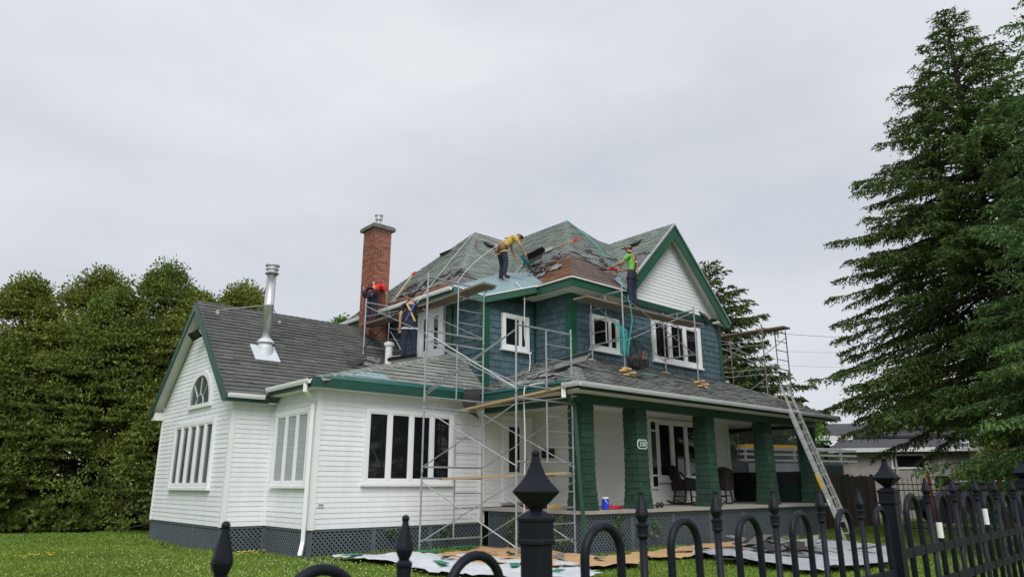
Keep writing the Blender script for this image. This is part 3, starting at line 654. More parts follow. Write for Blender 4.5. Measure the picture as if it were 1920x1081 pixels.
# mailbox, outlet, floodlight
m = MB(); m.extr([(0,0),(0,.22),(.06,.22),(.13,.16),(.13,0)], (12.765,13.14,2.05), (12.765,12.80,2.05), -X); fixn(m.build('mailbox', 'black_plastic', house))
m = MB(); m.box((6.80,13.465,.97),(6.93,13.49,1.05)); ob_ = m.build('outlet_box', 'soffit', house)
m = MB()
for x in (6.83,6.865,6.90): m.box((x-.008,13.46,.99),(x+.008,13.466,1.03))
m.build('outlet_socket', 'tar_back', ob_)
m = MB(); m.frame((5.60,18.12,4.92), (-.12,0,-.10), (0,-.32,0), (-.14,0,.16)); fl_ = m.build('floodlight', 'black_plastic', house)
MB().tube([(5.735,17.96,5.0),(5.58,17.96,4.98)], .02).build('bracket', 'white_trim', fl_); MB().frame((5.53,18.10,4.90),(-.045,0,-.038),(0,-.28,0),(-.012,0,-.010)).build('lens', 'galv', fl_)
# ------------------------------------------------------------------ lattice skirting
def lattice(p, q, z0, z1, pitch=.072, sw=.034, slope=(0,0)):
    """diagonal slats in a frame between plan points p and q"""
    p, q = Vector((*p, 0)), Vector((*q, 0)); U = (q-p).normalized(); L = (q-p).length; nn = U.cross(Z)
    m = MB(); fw = .05
    def bx(u0, v0, u1, v1, n0, n1): m.frame(p+U*u0+Z*v0+nn*n0, U*(u1-u0), nn*(n1-n0), Z*(v1-v0))
    bx(0,z0,fw,z1,.004,.03); bx(L-fw,z0,L,z1,.004,.03); bx(fw,z0,L-fw,z0+fw,.004,.028); bx(fw,z1-fw,L-fw,z1,.004,.028)
    pan = m.build('lattice_panel', 'lattice', house)
    sl_ = MB(); H = z1-z0
    for sgn, dp in ((1, .0), (-1, .007)):
        s = -H
        while s < L+H:
            a0 = s; pts_ = []
            # clip the 45 degree slat centre line u = s + sgn*t to the panel
            lo, hi = 0., H
            if sgn > 0: lo = max(lo, -s); hi = min(hi, L-s); f = lambda t: (s+t, z0+t)
            else: f = lambda t: (s+H-t, z0+t); lo = max(lo, s+H-L); hi = min(hi, s+H)
            if hi-lo > .02:
                (u0, v0), (u1, v1) = f(lo), f(hi); d = V3(0,0,0)+U*(u1-u0)+Z*(v1-v0); d.normalize(); sd_ = nn.cross(d)
                a = p+U*u0+Z*v0+nn*(.008+dp); b = p+U*u1+Z*v1+nn*(.008+dp); k = sd_*sw/2
                n0 = len(sl_.v); sl_.v += [a-k, b-k, b+k, a+k, a-k-nn*.006, b-k-nn*.006, b+k-nn*.006, a+k-nn*.006]
                sl_.f += [(n0,n0+1,n0+2,n0+3),(n0,n0+4,n0+5,n0+1),(n0+3,n0+2,n0+6,n0+7)]
            s += pitch*1.414
    o = sl_.build('lattice_slats', 'lattice', pan); o['kind'] = 'stuff'
    return pan
def run(p, q, z0, z1, n):
    p, q = Vector(p), Vector(q)
    for i in range(n): lattice(p.lerp(q, i/n), p.lerp(q, (i+1)/n), z0, z1)
run((6.70,13.53), (11.0,13.53), .0, FL, 3); run((6.71,15.63), (6.71,13.53), .0, FL, 1); run((5.77,15.68), (6.69,15.68), .0, FL, 1); run((5.77,20.6), (5.77,15.68), .0, FL, 3)
run((11.08,13.3), (11.08,10.30), .0, .80, 2); run((11.08,10.30), (21.5,10.30), .0, .80, 7); run((21.5,10.30), (21.5,14), .0, .80, 2)
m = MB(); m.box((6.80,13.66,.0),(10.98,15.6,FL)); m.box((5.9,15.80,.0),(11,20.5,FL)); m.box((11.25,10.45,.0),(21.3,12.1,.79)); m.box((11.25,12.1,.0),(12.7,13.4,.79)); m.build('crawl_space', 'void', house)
# porch slab
m = MB(); m.box((10.98,10.20,.815),(21.6,12.14,.885)); m.box((10.98,12.14,.816),(12.77,13.49,.886)); m.build('porch_floor', 'concrete', house)
# ------------------------------------------------------------------ porch pillars clad in shingles
def pillar(cx, cy, half=.20, seed=1):
    z0, z1 = .885, 3.10; prof = [(0,1.24),(.08,1.16),(.2,1.06),(.36,1.0),(.6,.98),(1,1.0)]
    def hw(t):
        for (a, ka), (b, kb) in zip(prof, prof[1:]):
            if t <= b: return half*(ka+(kb-ka)*(t-a)/(b-a))
        return half
    vs_ = []; n = 12
    for i in range(n+1):
        t = i/n; h = hw(t)*.97; z = z0+(z1-z0)*t; vs_ += [(cx-h,cy-h,z),(cx+h,cy-h,z),(cx+h,cy+h,z),(cx-h,cy+h,z)]
    fs = [(4*i+j, 4*i+(j+1) % 4, 4*i+4+(j+1) % 4, 4*i+4+j) for i in range(n) for j in range(4)]
    pl = mobj('porch_pillar', vs_, fs, 'green_shingle', house); rng = random.Random(seed); nc = 15
    for i in range(nc):
        t0, t1 = i/nc, (i+1)/nc; za, zb = z0+(z1-z0)*t0, z0+(z1-z0)*min(t1+.02, 1); h0, h1 = hw(t0)+.016, hw(min(t1+.02,1))+.002
        for s in range(4):
            A = [V3(-1,-1,0),V3(1,-1,0),V3(1,1,0),V3(-1,1,0)]; a, b = A[s], A[(s+1) % 4]; k = rng.choice([2,2,3]); cuts = [0]+sorted(rng.uniform(.2,.8) for _ in range(k-1))+[1]
            for c0, c1 in zip(cuts, cuts[1:]):
                if c1-c0 < .08: continue
                j = rng.uniform(-.008, .012); e = .004
                def q(c, h, z): p = a.lerp(b, min(max(c, 0), 1))*h; return V3(cx+p.x, cy+p.y, z)
                vv = [q(c0+e,h0+j*.4,za), q(c1-e,h0+j*.4,za), q(c1-e,h1,zb), q(c0+e,h1,zb), q(c0+e,h0-.02,za), q(c1-e,h0-.02,za)]
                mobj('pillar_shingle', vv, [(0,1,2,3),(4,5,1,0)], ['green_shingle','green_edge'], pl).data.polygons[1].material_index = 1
    return pl
PX = [11.27, 13.09, 15.86, 18.74, 21.30]
PIL = [pillar(x, 10.49, .185, 40+i) for i, x in enumerate(PX)]
MB().box((19.64,12.14,.816),(21.6,20,.886)).build('porch_floor', 'concrete', house)
# porch screens on the far end
m = MB(); m.box((21.42,10.75,1.42),(21.425,19.8,3.08)); m.build('porch_screen', 'screen_clear', house)
MB().box((21.405,10.75,1.42),(21.412,19.8,1.80)).build('porch_screen', 'screen_mesh', house)
MB().box((21.40,10.75,.885),(21.43,19.8,1.42)).build('porch_screen', 'screen_green', house)
# ------------------------------------------------------------------ brick chimney
cx0, cx1, cy0, cy1, cz0, cz1 = 10.20, 10.80, 17.77, 18.41, 4.2, 8.90
ch = MB().box((cx0+.012,cy0+.012,cz0),(cx1-.012,cy1-.012,cz1)).build('chimney', 'mortar', house)
bh, jt = .0640, .0165; rows = int((cz1-cz0)/(bh+jt)); rng = random.Random(77)
front = []; hid = MB()
for r_ in range(rows):
    z = cz0+r_*(bh+jt); off = .11 if r_ % 2 else 0.
    for (o, d, L, nn) in ((V3(cx0,cy0,0), X, cx1-cx0, -Y), (V3(cx0,cy1,0), -Y, cy1-cy0, -X), (V3(cx1,cy0,0), Y, cy1-cy0, X), (V3(cx1,cy1,0), -X, cx1-cx0, Y)):
        n = 3; bw = L/n
        cuts = [0]+[off+bw*i for i in range(0 if off else 1, n+1) if 0 < off+bw*i < L-.02]+[L]
        for a, b in zip(cuts, cuts[1:]):
            e = rng.uniform(-.002, .002); t = (o+d*(a+jt/2)+Z*z-nn*.05, d*(b-a-jt), nn*(.05+e), Z*bh)
            if nn in (-Y, -X) and z > 5.2: front.append(t)
            else: hid.frame(*t)
front.sort(key=lambda t: -t[0].z)
for t in front[:300]: MB().frame(*t).build('brick', 'brick', ch)
for t in front[300:]: hid.frame(*t)
hid.build('brick_field', 'brick', ch)['kind'] = 'stuff'
m = MB(); m.box((cx0-.09,cy0-.09,cz1),(cx1+.09,cy1+.09,cz1+.10)); m.box((cx0-.05,cy0-.05,cz1+.10),(cx1+.05,cy1+.05,cz1+.14)); m.build('chimney_cap', 'concrete_cap', ch)
m = MB(); m.lathe((10.52,18.1,cz1+.14), [(.085,0),(.085,.16),(.07,.18),(.07,.24),(.11,.26),(.115,.36),(.10,.37),(.10,.39),(.13,.40),(.13,.42),(.03,.44)], 18); m.build('flue_cap', 'galv', ch)
# ------------------------------------------------------------------ stove pipe with flashing and stays
sx, sy = 6.76, 16.74
m = MB(); m.poly([(6.42,16.37,4.262),(7.03,16.37,4.262),(7.03,16.83,4.692),(6.42,16.83,4.692)], .05); fp = m.build('stove_pipe', 'galv_pale', house)
m = MB(); m.lathe((sx,sy,4.32), [(.22,-.05),(.215,.05),(.185,.28),(.165,.42)], 24); m.build('flashing_cone', 'galv_pale', fp, True)
m = MB(); m.lathe((sx,sy,4.74), [(.215,0),(.21,.015),(.145,.10),(.118,.11)], 24); m.build('storm_collar', 'galv_pale', fp)
m = MB(); m.lathe((sx,sy,4.80), [(.118,0),(.118,.86),(.124,.87),(.124,.91),(.118,.92),(.118,1.70)], 24); m.build('pipe', 'chrome', fp, True)
m = MB(); m.lathe((sx,sy,6.50), [(.165,0),(.17,.03),(.13,.035),(.115,.05),(.115,.11),(.16,.115),(.16,.135),(.12,.14),(.12,.20),(.175,.21),(.175,.235),(.05,.25)], 24); m.build('rain_cap', 'chrome', fp)
MB().tube([(5.87,17.80,5.62),(sx,sy+.1,5.72)], .012).build('stay_rod', 'galv', fp); MB().tube([(7.50,17.80,5.62),(sx+.1,sy+.08,5.72)], .012).build('stay_rod', 'galv', fp)
m = MB(); m.box((5.84,17.76,5.52),(5.92,17.84,5.60)); m.build('stay_foot', 'galv', fp); m = MB(); m.box((7.46,17.76,5.52),(7.54,17.84,5.60)); m.build('stay_foot', 'galv', fp)
# small white vent pipe on the wing roof beside the wall, roof vents on the big roofs
m = MB(); m.lathe((10.15,16.55,4.3), [(.15,0),(.15,.12),(.10,.2),(.10,.75),(.14,.78),(.14,.86),(.05,.9)], 16); m.build('vent_pipe', 'white_trim', house)
def rvent(p, nn, U):
    p, nn, U = Vector(p), Vector(nn).normalized(), Vector(U); Vv = nn.cross(U); m = MB()
    m.frame(p-U*.2-Vv*.2, U*.4, Vv*.4, nn*.015); m.add([p-U*.15-Vv*.17+nn*.015, p+U*.15-Vv*.17+nn*.015, p+U*.15-Vv*.17+nn*.11, p-U*.15-Vv*.17+nn*.11, p-U*.15+Vv*.16+nn*.03, p+U*.15+Vv*.16+nn*.03], [(0,1,2,3),(3,2,5,4),(0,3,4),(1,5,2)])
    m.build('roof_vent', 'black_plastic', house)
rvent((16.58,12.9,8.58), (-1,0,1), -Y); rvent((12.75,17.55,8.60), (-1,0,1), -Y); rvent((13.6,16.45,8.75), (0,-1,1), X)
MB().box((12.72,16.0,8.28),(12.77,16.05,8.66)).build('flue_stub', 'steel_rust', house)
# house number plate on the second pillar
sg = thing('house_number_sign', (13.09,10.27,2.3), 'oval green and white house number plate reading 330 on the second porch pillar', 'sign')
c = V3(13.06,10.275,2.285)
def octo(hw_, hh, ch_, y0, y1):
    o = [(-hw_,-hh+ch_),(-hw_+ch_,-hh),(hw_-ch_,-hh),(hw_,-hh+ch_),(hw_,hh-ch_),(hw_-ch_,hh),(-hw_+ch_,hh),(-hw_,hh-ch_)]
    return MB().add([(c.x+a,y0,c.z+b) for a, b in o]+[(c.x+a,y1,c.z+b) for a, b in o], [tuple(range(8)), tuple(reversed(range(8,16)))]+[(i,8+i,8+(i+1) % 8,(i+1) % 8) for i in range(8)])
fixn(octo(.175,.105,.05,c.y,c.y+.012).build('plate_rim', 'sign_white', sg)); fixn(octo(.155,.085,.045,c.y-.004,c.y+.003).build('plate_face', 'sign_green', sg))
tx = bpy.data.curves.new('plate_digits', 'FONT'); tx.body = '330'; tx.size = .155; tx.align_x = 'CENTER'; tx.align_y = 'CENTER'; tx.extrude = .002
to = bpy.data.objects.new('digits_source', tx); COL.objects.link(to); bpy.context.view_layer.update()
me = bpy.data.meshes.new_from_object(to.evaluated_get(bpy.context.evaluated_depsgraph_get())); bpy.data.objects.remove(to); me.materials.clear(); me.materials.append(MATS['sign_white'])
dg = bpy.data.objects.new('plate_digits', me); link(dg, sg); dg.location = V3(c.x, c.y-.008, c.z)-sg.location; dg.rotation_euler = (R(90), 0, 0)
# ------------------------------------------------------------------ scaffolds
def sframe(parent, base, U, wd, ht, mat='steel', ladder=True, first=False):
    """one scaffold frame: two legs, top and bottom rails, inner ladder post with rungs"""
    b, U = Vector(base), Vector(U); m = MB(); r = .0215
    m.tube([b, b+Z*(ht+.09)], r); m.tube([b+U*wd, b+U*wd+Z*(ht+.09)], r)
    m.tube([b+Z*(ht-.02), b+U*wd+Z*(ht-.02)], r*.95); m.tube([b+Z*.24, b+U*wd+Z*.24], r*.9)
    for p in (b, b+U*wd):
        for h in (.16, ht-.12): m.tube([p+Z*h-U.cross(Z)*.02, p+Z*h+U.cross(Z)*.05], .009, 6)
        m.tube([p+Z*.0, p+Z*.05], r*1.35)
    f = m.build('scaffold_frame', mat, parent)
    if ladder:
        MB().tube([b+U*wd*.53+Z*.24, b+U*wd*.53+Z*(ht-.02)], r*.85).build('ladder_post', mat, f); n = 4
        for i in range(1, n): z = .24+(ht-.26)*i/n; MB().tube([b+U*wd*.53+Z*z, b+U*wd+Z*z], .014, 6).build('rung', mat, f)
    if first:
        for p in (b, b+U*wd): MB().tube([p-Z*first, p], .016).build('base_jack', mat, f); MB().box(p-V3(.07,.07,first), p+V3(.07,.07,.008-first)).build('base_plate', mat, f)
    return f
def brace(parent, p, q, mat='steel', r=.013): return MB().tube([p, q], r, 6).build('cross_brace', mat, parent)
LH = 1.49
sc1 = thing('scaffold', (9.5, 11.6, 0), 'tall steel scaffold tower between the sunroom and porch corner, reaching the upper roof', 'scaffold')
for i in range(4): sframe(sc1, (8.70,12.66,.06+i*LH*.98), X, 1.62, LH, first=.06 if i == 0 else False)
for i in range(3): sframe(sc1, (9.38,10.46,.10+i*LH), X, 1.60, LH, first=.10 if i == 0 else False)
f0 = sframe(sc1, (9.62,17.0,4.83), X, 1.45, 1.50)
for x0, x1 in ((8.70,9.38), (10.32,10.98)):
    for i in range(3):
        z = .1+i*LH
        if x0 > 10 and i == 2: continue
        brace(sc1, (x0,12.66,z+.16), (x1,10.46,z+1.36)); brace(sc1, (x0,12.66,z+1.36), (x1,10.46,z+.16))
brace(sc1, (9.38,10.46,4.45), (8.70,12.66,3.3)); brace(sc1, (9.38,10.46,3.35), (8.70,12.66,4.45)); brace(sc1, (8.70,12.66,4.60), (9.62,17.0,6.2)); brace(sc1, (8.70,12.66,5.85), (9.62,17.0,5.0), 'black_iron', .016); brace(sc1, (10.32,12.66,5.75), (9.62,17.0,5.9))
brace(sc1, (8.70,12.66,4.62), (9.38,10.46,3.25), 'galv', .016); brace(sc1, (8.70,12.66,5.05), (10.32,12.66,4.7), 'galv', .012)
def plank(name, p, q, wd, th, mat, label, n=1, sag=0., group=None):
    p, q = Vector(p), Vector(q); t = thing(name, p, label, 'plank', group); d = (q-p).normalized(); s_ = d.cross(Z).normalized()
    for i in range(n):
        o_ = s_*((i-(n-1)/2)*(wd/n)); m = MB(); k = 8
        for j in range(k):
            a, b = p.lerp(q, j/k)+o_, p.lerp(q, (j+1)/k)+o_; a -= Z*sag*math.sin(math.pi*j/k); b -= Z*sag*math.sin(math.pi*(j+1)/k); m.bar(a, b, wd/n-.008, th)
        m.build('board', mat, t)
    return t
plank('scaffold_plank', (10.04,17.7,5.80), (9.98,12.02,5.84), .40, .045, 'plank', 'long weathered plank walkway on the left scaffold beside the upper gutter', 2, .03)
plank('scaffold_plank', (9.95,12.98,3.02), (10.55,9.95,3.36), .24, .045, 'plank_new', 'pale plank sloping up across the tower under the porch eave', 1)
plank('scaffold_plank', (9.30,12.75,1.52), (10.42,10.05,1.62), .24, .045, 'plank_new', 'low pale plank with frayed end across the tower in front of the porch door', 1)
# scaffold standing on the porch roof in front of the gable
sc2 = thing('scaffold', (15.0, 11.4, 4.0), 'short steel scaffold standing on the porch roof before the upper windows', 'scaffold')
def pz(y): return 3.40+(y-9.78)*(PE-3.40)/(12.15-9.78)
for x in (13.42, 16.52):
    f = sframe(sc2, (x,10.98,4.62), Y, 1.05, 1.50, 'steel')
    for y in (10.98, 12.03): MB().tube([(x,y,pz(y)+.18 if y < 11.5 else pz(y)+.05),(x,y,4.64)], .018).build('leg_extension', 'steel', f)
brace(sc2, (13.42,10.98,6.0), (16.52,10.98,4.80)); brace(sc2, (13.42,10.98,4.80), (16.52,10.98,6.05)); brace(sc2, (13.42,12.03,6.0), (16.52,12.03,4.80), 'steel', .011); brace(sc2, (13.42,12.03,4.80), (16.52,12.03,6.0), 'steel', .011)
brace(sc2, (13.42,10.98,6.10), (13.42,10.98,6.42))
plank('scaffold_plank', (12.35,11.42,5.82), (17.35,11.45,5.86), .46, .045, 'plank', 'wide weathered plank walkway on the roof scaffold under the front gable', 2, .02)
# far scaffold at the right end of the house
sc3 = thing('scaffold', (21.5, 11.3, 0), 'rusty far scaffold at the right end of the porch roof', 'scaffold')
for y in (11.3, 13.4):
    for i in range(2):
        z0 = 3.30+i*1.5; f = sframe(sc3, (20.75,y,z0), X, 1.55, 1.50, 'steel_rust')
    m = MB(); m.tube([(22.3,y,.02),(22.3,y,3.32)], .02); m.build('leg_extension', 'steel_rust', sc3)
for x in (20.75, 22.3):
    for i in range(2): z0 = 3.30+i*1.5; brace(sc3, (x,11.3,z0+.2), (x,13.4,z0+1.35), 'steel'); brace(sc3, (x,11.3,z0+1.35), (x,13.4,z0+.2), 'steel')
for z in (4.78, 4.95, 5.72, 5.9): brace(sc3, (20.75,11.3,z), (20.75,15.5,z+.1), 'steel', .012)
plank('scaffold_plank', (21.35,10.75,6.28), (21.3,15.6,6.38), .46, .05, 'plank', 'weathered plank on the far right scaffold beyond the house corner', 2)
# timber packing under the scaffold feet
def blocks(name, p, spec, label, group='lumber packing under the scaffold feet'):
    t = thing(name, p, label, 'lumber', group); p = Vector(p); rng = random.Random(hash(label) % 99)
    for (dx, dy, dz, L, rot) in spec:
        d = V3(math.cos(rot), math.sin(rot), 0); c_ = p+V3(dx,dy,dz); m = MB(); m.bar(c_-d*L*.62, c_+d*L*.62, .11, .04); m.build('offcut', 'lumber', t)
sp = [(.05,-.03,.02,.42,.2),(-.02,.07,.02,.34,.15),(.0,-.02,.062,.36,1.5),(.05,.03,.104,.38,.3),(-.06,.0,.146,.30,1.3),(-.10,-.02,.104,.36,.35),(.02,.02,.187,.22,.2)]
blocks('lumber_stack', (13.42,10.92,pz(10.92)+.01), sp, 'stack of pale lumber offcuts under the nearest roof scaffold foot')
blocks('lumber_stack', (16.52,10.94,pz(10.94)+.01), sp[:6], 'stack of pale lumber offcuts under the right roof scaffold foot')
blocks('lumber_stack', (13.42,12.03,pz(12.03)-.01), [(0,0,.03,.3,.4)], 'single lumber offcut under the inner scaffold foot at the house corner')
blocks('lumber_stack', (16.52,12.03,pz(12.03)-.01), [(0,0,.03,.3,.2)], 'single lumber offcut under the inner scaffold foot below the wide window')
blocks('lumber_stack', (20.85,11.25,4.0), [(0,0,.02,.4,.3),(.1,.02,.06,.3,1.2),(-.2,.35,.14,.9,-.2)], 'lumber offcuts under the far scaffold foot at the porch hip')
# ------------------------------------------------------------------ aluminium extension ladder
ld = thing('extension_ladder', (19.1, 8.55, 0), 'long aluminium extension ladder leaning on the porch eave', 'ladder')
def rails(y0, z0, y1, z1, hw_, off, mat='aluminium'):
    a, b = V3(19.1,y0,z0), V3(19.1,y1,z1); d = (b-a).normalized(); nn = X.cross(d); a += nn*off; b += nn*off
    for s in (-1, 1):
        m = MB(); m.frame(a+X*s*hw_-X*.012-nn*.03, b-a, X*.024, nn*.06); rl = m.build('rail', mat, ld); L = (b-a).length; t = .3
        dots = MB()
        while t < L: dots.frame(a+d*t+X*(s*hw_-.016)-nn*.02, d*.02, X*.032, nn*.012); dots.frame(a+d*t+X*(s*hw_-.016)+nn*.012, d*.02, X*.032, nn*.012); t += .3
        dots.build('rivet', 'tar_back', rl)
    L = (b-a).length; t = .2
    while t < L-.1: MB().tube([a+d*t-X*hw_, a+d*t+X*hw_], .017, 8).build('rung', mat, ld); t += .3
    return a, d, nn
a, d, nn = rails(8.55, .02, 9.72, 3.42, .23, 0.); rails(8.75, .60, 9.95, 4.09, .20, .063)
MB().frame(a+d*1.35-X*.245-nn*.035, d*.40, -X*.003, nn*.07).build('warning_sticker', 'yellow_plastic', ld); MB().frame(a+d*1.8+X*.215-nn*.05, d*.35, X*.05, nn*.10).build('side_plate', 'aluminium', ld)
MB().frame(a+d*.9-X*.245-nn*.025, d*.18, -X*.003, nn*.05).build('sticker', 'sign_white', ld)
MB().tube([a+d*.5+nn*.05, a+d*1.5+nn*.06+X*.02, a+d*3.0+nn*.05], .006, 6).build('pull_rope', 'rope_white', ld)
# ------------------------------------------------------------------ ropes, hoses, cords
def line(name, pts, r, mat, label, cat='rope', n=6, smooth=True):
    P = [Vector(p) for p in pts]
    if smooth and len(P) > 2:
        Q = []
        for i in range(len(P)-1):
            p0, p1, p2, p3 = P[max(i-1,0)], P[i], P[i+1], P[min(i+2,len(P)-1)]
            for k in range(6):
                t = k/6; Q.append(.5*((2*p1)+(p2-p0)*t+(2*p0-5*p1+4*p2-p3)*t*t+(3*p1-p0-3*p2+p3)*t**3))
        P = Q+[P[-1]]
    o = MB().tube(P, r, n).build(name, mat); return tag(o, label, cat)
line('safety_rope', [(13.50,17.0,9.40),(12.0,16.2,7.95),(10.9,15.6,6.85),(10.40,15.3,6.36),(9.85,15.1,5.75)], .007, 'rope_white', 'pale safety rope from the left roof peak down over the gutter')
line('safety_rope', [(15.5,16.3,9.60),(14.2,15.2,8.25),(13.0,14.6,7.25),(12.55,14.0,6.98)], .007, 'rope_white', 'pale safety rope running from the ridge to the man in yellow')
line('safety_rope', [(11.75,13.75,7.70),(11.0,14.0,7.0),(10.6,14.1,6.45)], .009, 'rope_white', 'slack grey rope from the yellow shirted man to the roof corner')
line('air_hose', [(15.52,14.85,9.66),(15.2,13.6,8.62),(14.9,12.5,7.5),(14.75,12.0,6.95)], .014, 'hose_teal', 'straight teal air hose from the roof peak to the man in green', 'hose')
line('air_hose', [(13.55,10.9,6.0),(13.62,10.85,5.4),(13.50,10.85,4.9),(13.46,10.88,4.3),(13.60,10.75,4.06),(14.0,10.68,4.02),(14.35,10.75,4.04)], .011, 'hose_teal', 'teal air hose hanging down the scaffold to the porch roof', 'hose')
t = thing('hose_coil', (13.2,10.85,4.7), 'looped coil of teal air hose hanging on the roof scaffold', 'hose')
for i in range(7):
    a0 = 12.98+i*.055; zt = 5.22-.02*i; zb = 4.42+.05*(i % 3)
    MB().tube([(a0,10.88,zt-.1),(a0+.02,10.87,zt),(a0+.07,10.86,zt-.02),(a0+.12+.03*math.sin(i),10.84,(zt+zb)/2),(a0+.13,10.85,zb),(a0+.16,10.88,zb-.03*(i % 2))], .009, 6).build('hose_loop', 'hose_teal', t)
line('power_cord', [(12.2,13.55,6.62),(11.95,13.30,6.52),(11.98,13.05,6.20),(12.02,13.08,5.6),(12.05,13.10,5.0),(12.18,13.05,4.55),(11.9,12.8,4.02)], .012, 'cord', 'grey power cord hanging from the blue underlay past the small window', 'cord')
line('power_cord', [(10.6,10.9,3.52),(10.40,11.2,3.46),(10.32,11.25,3.30),(10.34,11.25,2.3),(10.30,11.24,1.0),(10.33,11.25,.05)], .014, 'cord', 'grey cord dropping from the porch eave to the ground by the tower', 'cord')
line('power_cord', [(10.2,16.6,5.5),(10.35,16.3,5.0),(10.1,15.9,4.72),(9.6,15.7,4.62)], .012, 'cord', 'pale cord drooping from the balcony door onto the wing roof', 'cord')
# ------------------------------------------------------------------ iron fence in the foreground
FO = FWD*2.0 + RGT*.084                       # foot of the first post
FD = (FWD*.326 + RGT*.324); FS = FD.length; FD = FD/FS; FN = V3(FD.y, -FD.x, 0)
def fp(n): return FO + FD*(FS*n)
def sq(m, c, prof, U, Vv):                    # square section lathe: (half width, height)
    k = len(m.v)
    for h, z in prof: m.v += [c+U*a*h+Vv*b*h+Z*z for a, b in ((-1,-1),(1,-1),(1,1),(-1,1))]
    for i in range(len(prof)-1):
        for j in range(4): m.f.append((k+4*i+j, k+4*i+(j+1) % 4, k+4*i+4+(j+1) % 4, k+4*i+4+j))
    m.f.append((k+3,k+2,k+1,k)); e = k+4*(len(prof)-1); m.f.append((e,e+1,e+2,e+3))
    return m
def fpost(n, ztip, label, k=1.):
    sq_ = lambda m, c, prof, U, W_: sq(m, c, [(h*k, z) for h, z in prof], U, W_)
    b = fp(n); t = thing('fence_post', b, label, 'fence post', 'posts of the iron fence'); zc = ztip-.245
    m = MB(); sq_(m, b, [(.0295,0),(.0295,zc+.02)], FD, FN); m.build('shaft', 'iron', t)
    m = MB(); sq_(m, b, [(.030,zc),(.0355,zc+.004),(.0355,zc+.012),(.0325,zc+.016),(.0325,zc+.058),(.036,zc+.062),(.036,zc+.068),(.022,zc+.082),(.012,zc+.088)], FD, FN); m.build('collar', 'iron', t)
    m = MB(); sq_(m, b, [(.010,zc+.084),(.014,zc+.092),(.028,zc+.110),(.0430,zc+.131),(.0450,zc+.136),(.0400,zc+.144),(.0290,zc+.160),(.0190,zc+.180),(.0125,zc+.200),(.0090,zc+.218),(.0075,zc+.228)], FD, FN); f_ = m.build('finial', 'iron', t)
    MB().ball(b+Z*(ztip-.010), .0115*k).build('ball', 'iron', f_, True)
    return t
def picket_mesh(zt):
    m = MB(); c_ = V3(0,0,0); sq(m, c_, [(.0105,.06),(.0105,zt-.12)], FD, FN); return m
def fpanel(ns, arches, zt, n0, n1, zr, label, k=1.):
    b = fp((n0+n1)/2); t = thing('iron_fence', b, label, 'fence', 'sections of the iron fence')
    for n in ns:
        c_ = fp(n); m = MB(); m.lathe(c_, [(.0112*k,.05),(.0112*k,zt-.115)], 14); p_ = m.build('picket', 'iron', t, True)
        m = MB(); z = zt-.142; m.lathe(c_, [(q_*k, z+h_) for q_, h_ in ((.013,0),(.0175,.003),(.0175,.008),(.0158,.011),(.0158,.030),(.0185,.034),(.0185,.040),(.012,.046))], 16); m.build('collar', 'iron', p_)
        m = MB(); z = zt-.100; m.lathe(c_, [(q_*k, z+h_) for q_, h_ in ((.0095,0),(.011,.004),(.0165,.016),(.0195,.026),(.0185,.034),(.0135,.056),(.0088,.075),(.0062,.087))], 8, ph=R(22)); f_ = m.build('finial', 'iron', p_)
        MB().ball(c_+Z*(zt-.0085), .0088, n=10, m=6).build('ball', 'iron', f_, True)
    for n, hw_ in arches:
        c_ = fp(n); r_ = FS*hw_; z = zt-.100-r_; pts_ = [c_-FD*r_+Z*.05, c_-FD*r_+Z*(z-.15), c_-FD*r_+Z*z]
        pts_ += [c_+FD*(-r_*math.cos(a))+Z*(z+r_*math.sin(a)) for a in [math.pi*i/12 for i in range(1,12)]]+[c_+FD*r_+Z*z, c_+FD*r_+Z*(z-.15), c_+FD*r_+Z*.05]
        MB().tube(pts_, .0118*k, 12).build('arch_bar', 'iron', t, True)
    for z in zr:
        m = MB(); m.bar(fp(n0)+Z*z, fp(n1)+Z*z, .016*k, .036*k); m.build('rail', 'iron', t)
    return t
fpost(-.06, 1.474, 'nearest iron fence post with a large spear finial in front of the porch steps')
fpost(6.0, 1.53, 'iron fence post with spear finial beside the ladder foot', 1.25); fpost(13.7, 1.60, 'iron fence post at the right edge of the picture', 1.45)
fpost(-6.1, 1.42, 'iron fence post outside the left edge of the picture')
fpanel([-1.9,-1.0,-2.85,-3.8,-4.75,-5.6], [(-.53,.185),(-1.45,.185),(-2.4,.185),(-3.3,.185),(-4.3,.185)], 1.317, -6.1, -.06, (.86,.62,.12), 'left iron fence panel in front of the lawn and sunroom')
fpanel([1,2,3,4,5.03], [(.56,.185),(1.52,.185),(2.5,.185),(3.5,.185),(4.55,.185),(5.62,.17)], 1.366, -.06, 6.0, (.945,.72,.15), 'middle iron fence panel with five spear pickets before the porch', 1.12)
fpanel([7.46,8.72,10.0,11.25,12.6], [(6.78,.24),(8.05,.24),(9.35,.24),(10.6,.24),(11.9,.24),(13.2,.22)], 1.425, 6.0, 13.7, (1.03,.84,.2), 'right iron fence panel in front of the big spruces', 1.36)
m = MB(); c_ = fp(8.05)-FD*FS*.24; m.lathe(c_, [(.0168,1.075),(.0168,1.165)], 12); tag(m.build('white_tape', 'sign_white'), 'white paint patch wrapped on a bar of the right fence panel', 'tape', 'white patches on the right fence panel')
m = MB(); c_ = fp(10.6)-FD*FS*.24; m.lathe(c_, [(.0168,1.11),(.0168,1.22)], 12); tag(m.build('white_tape', 'sign_white'), 'taller white patch on an arch bar of the right fence panel', 'tape', 'white patches on the right fence panel')
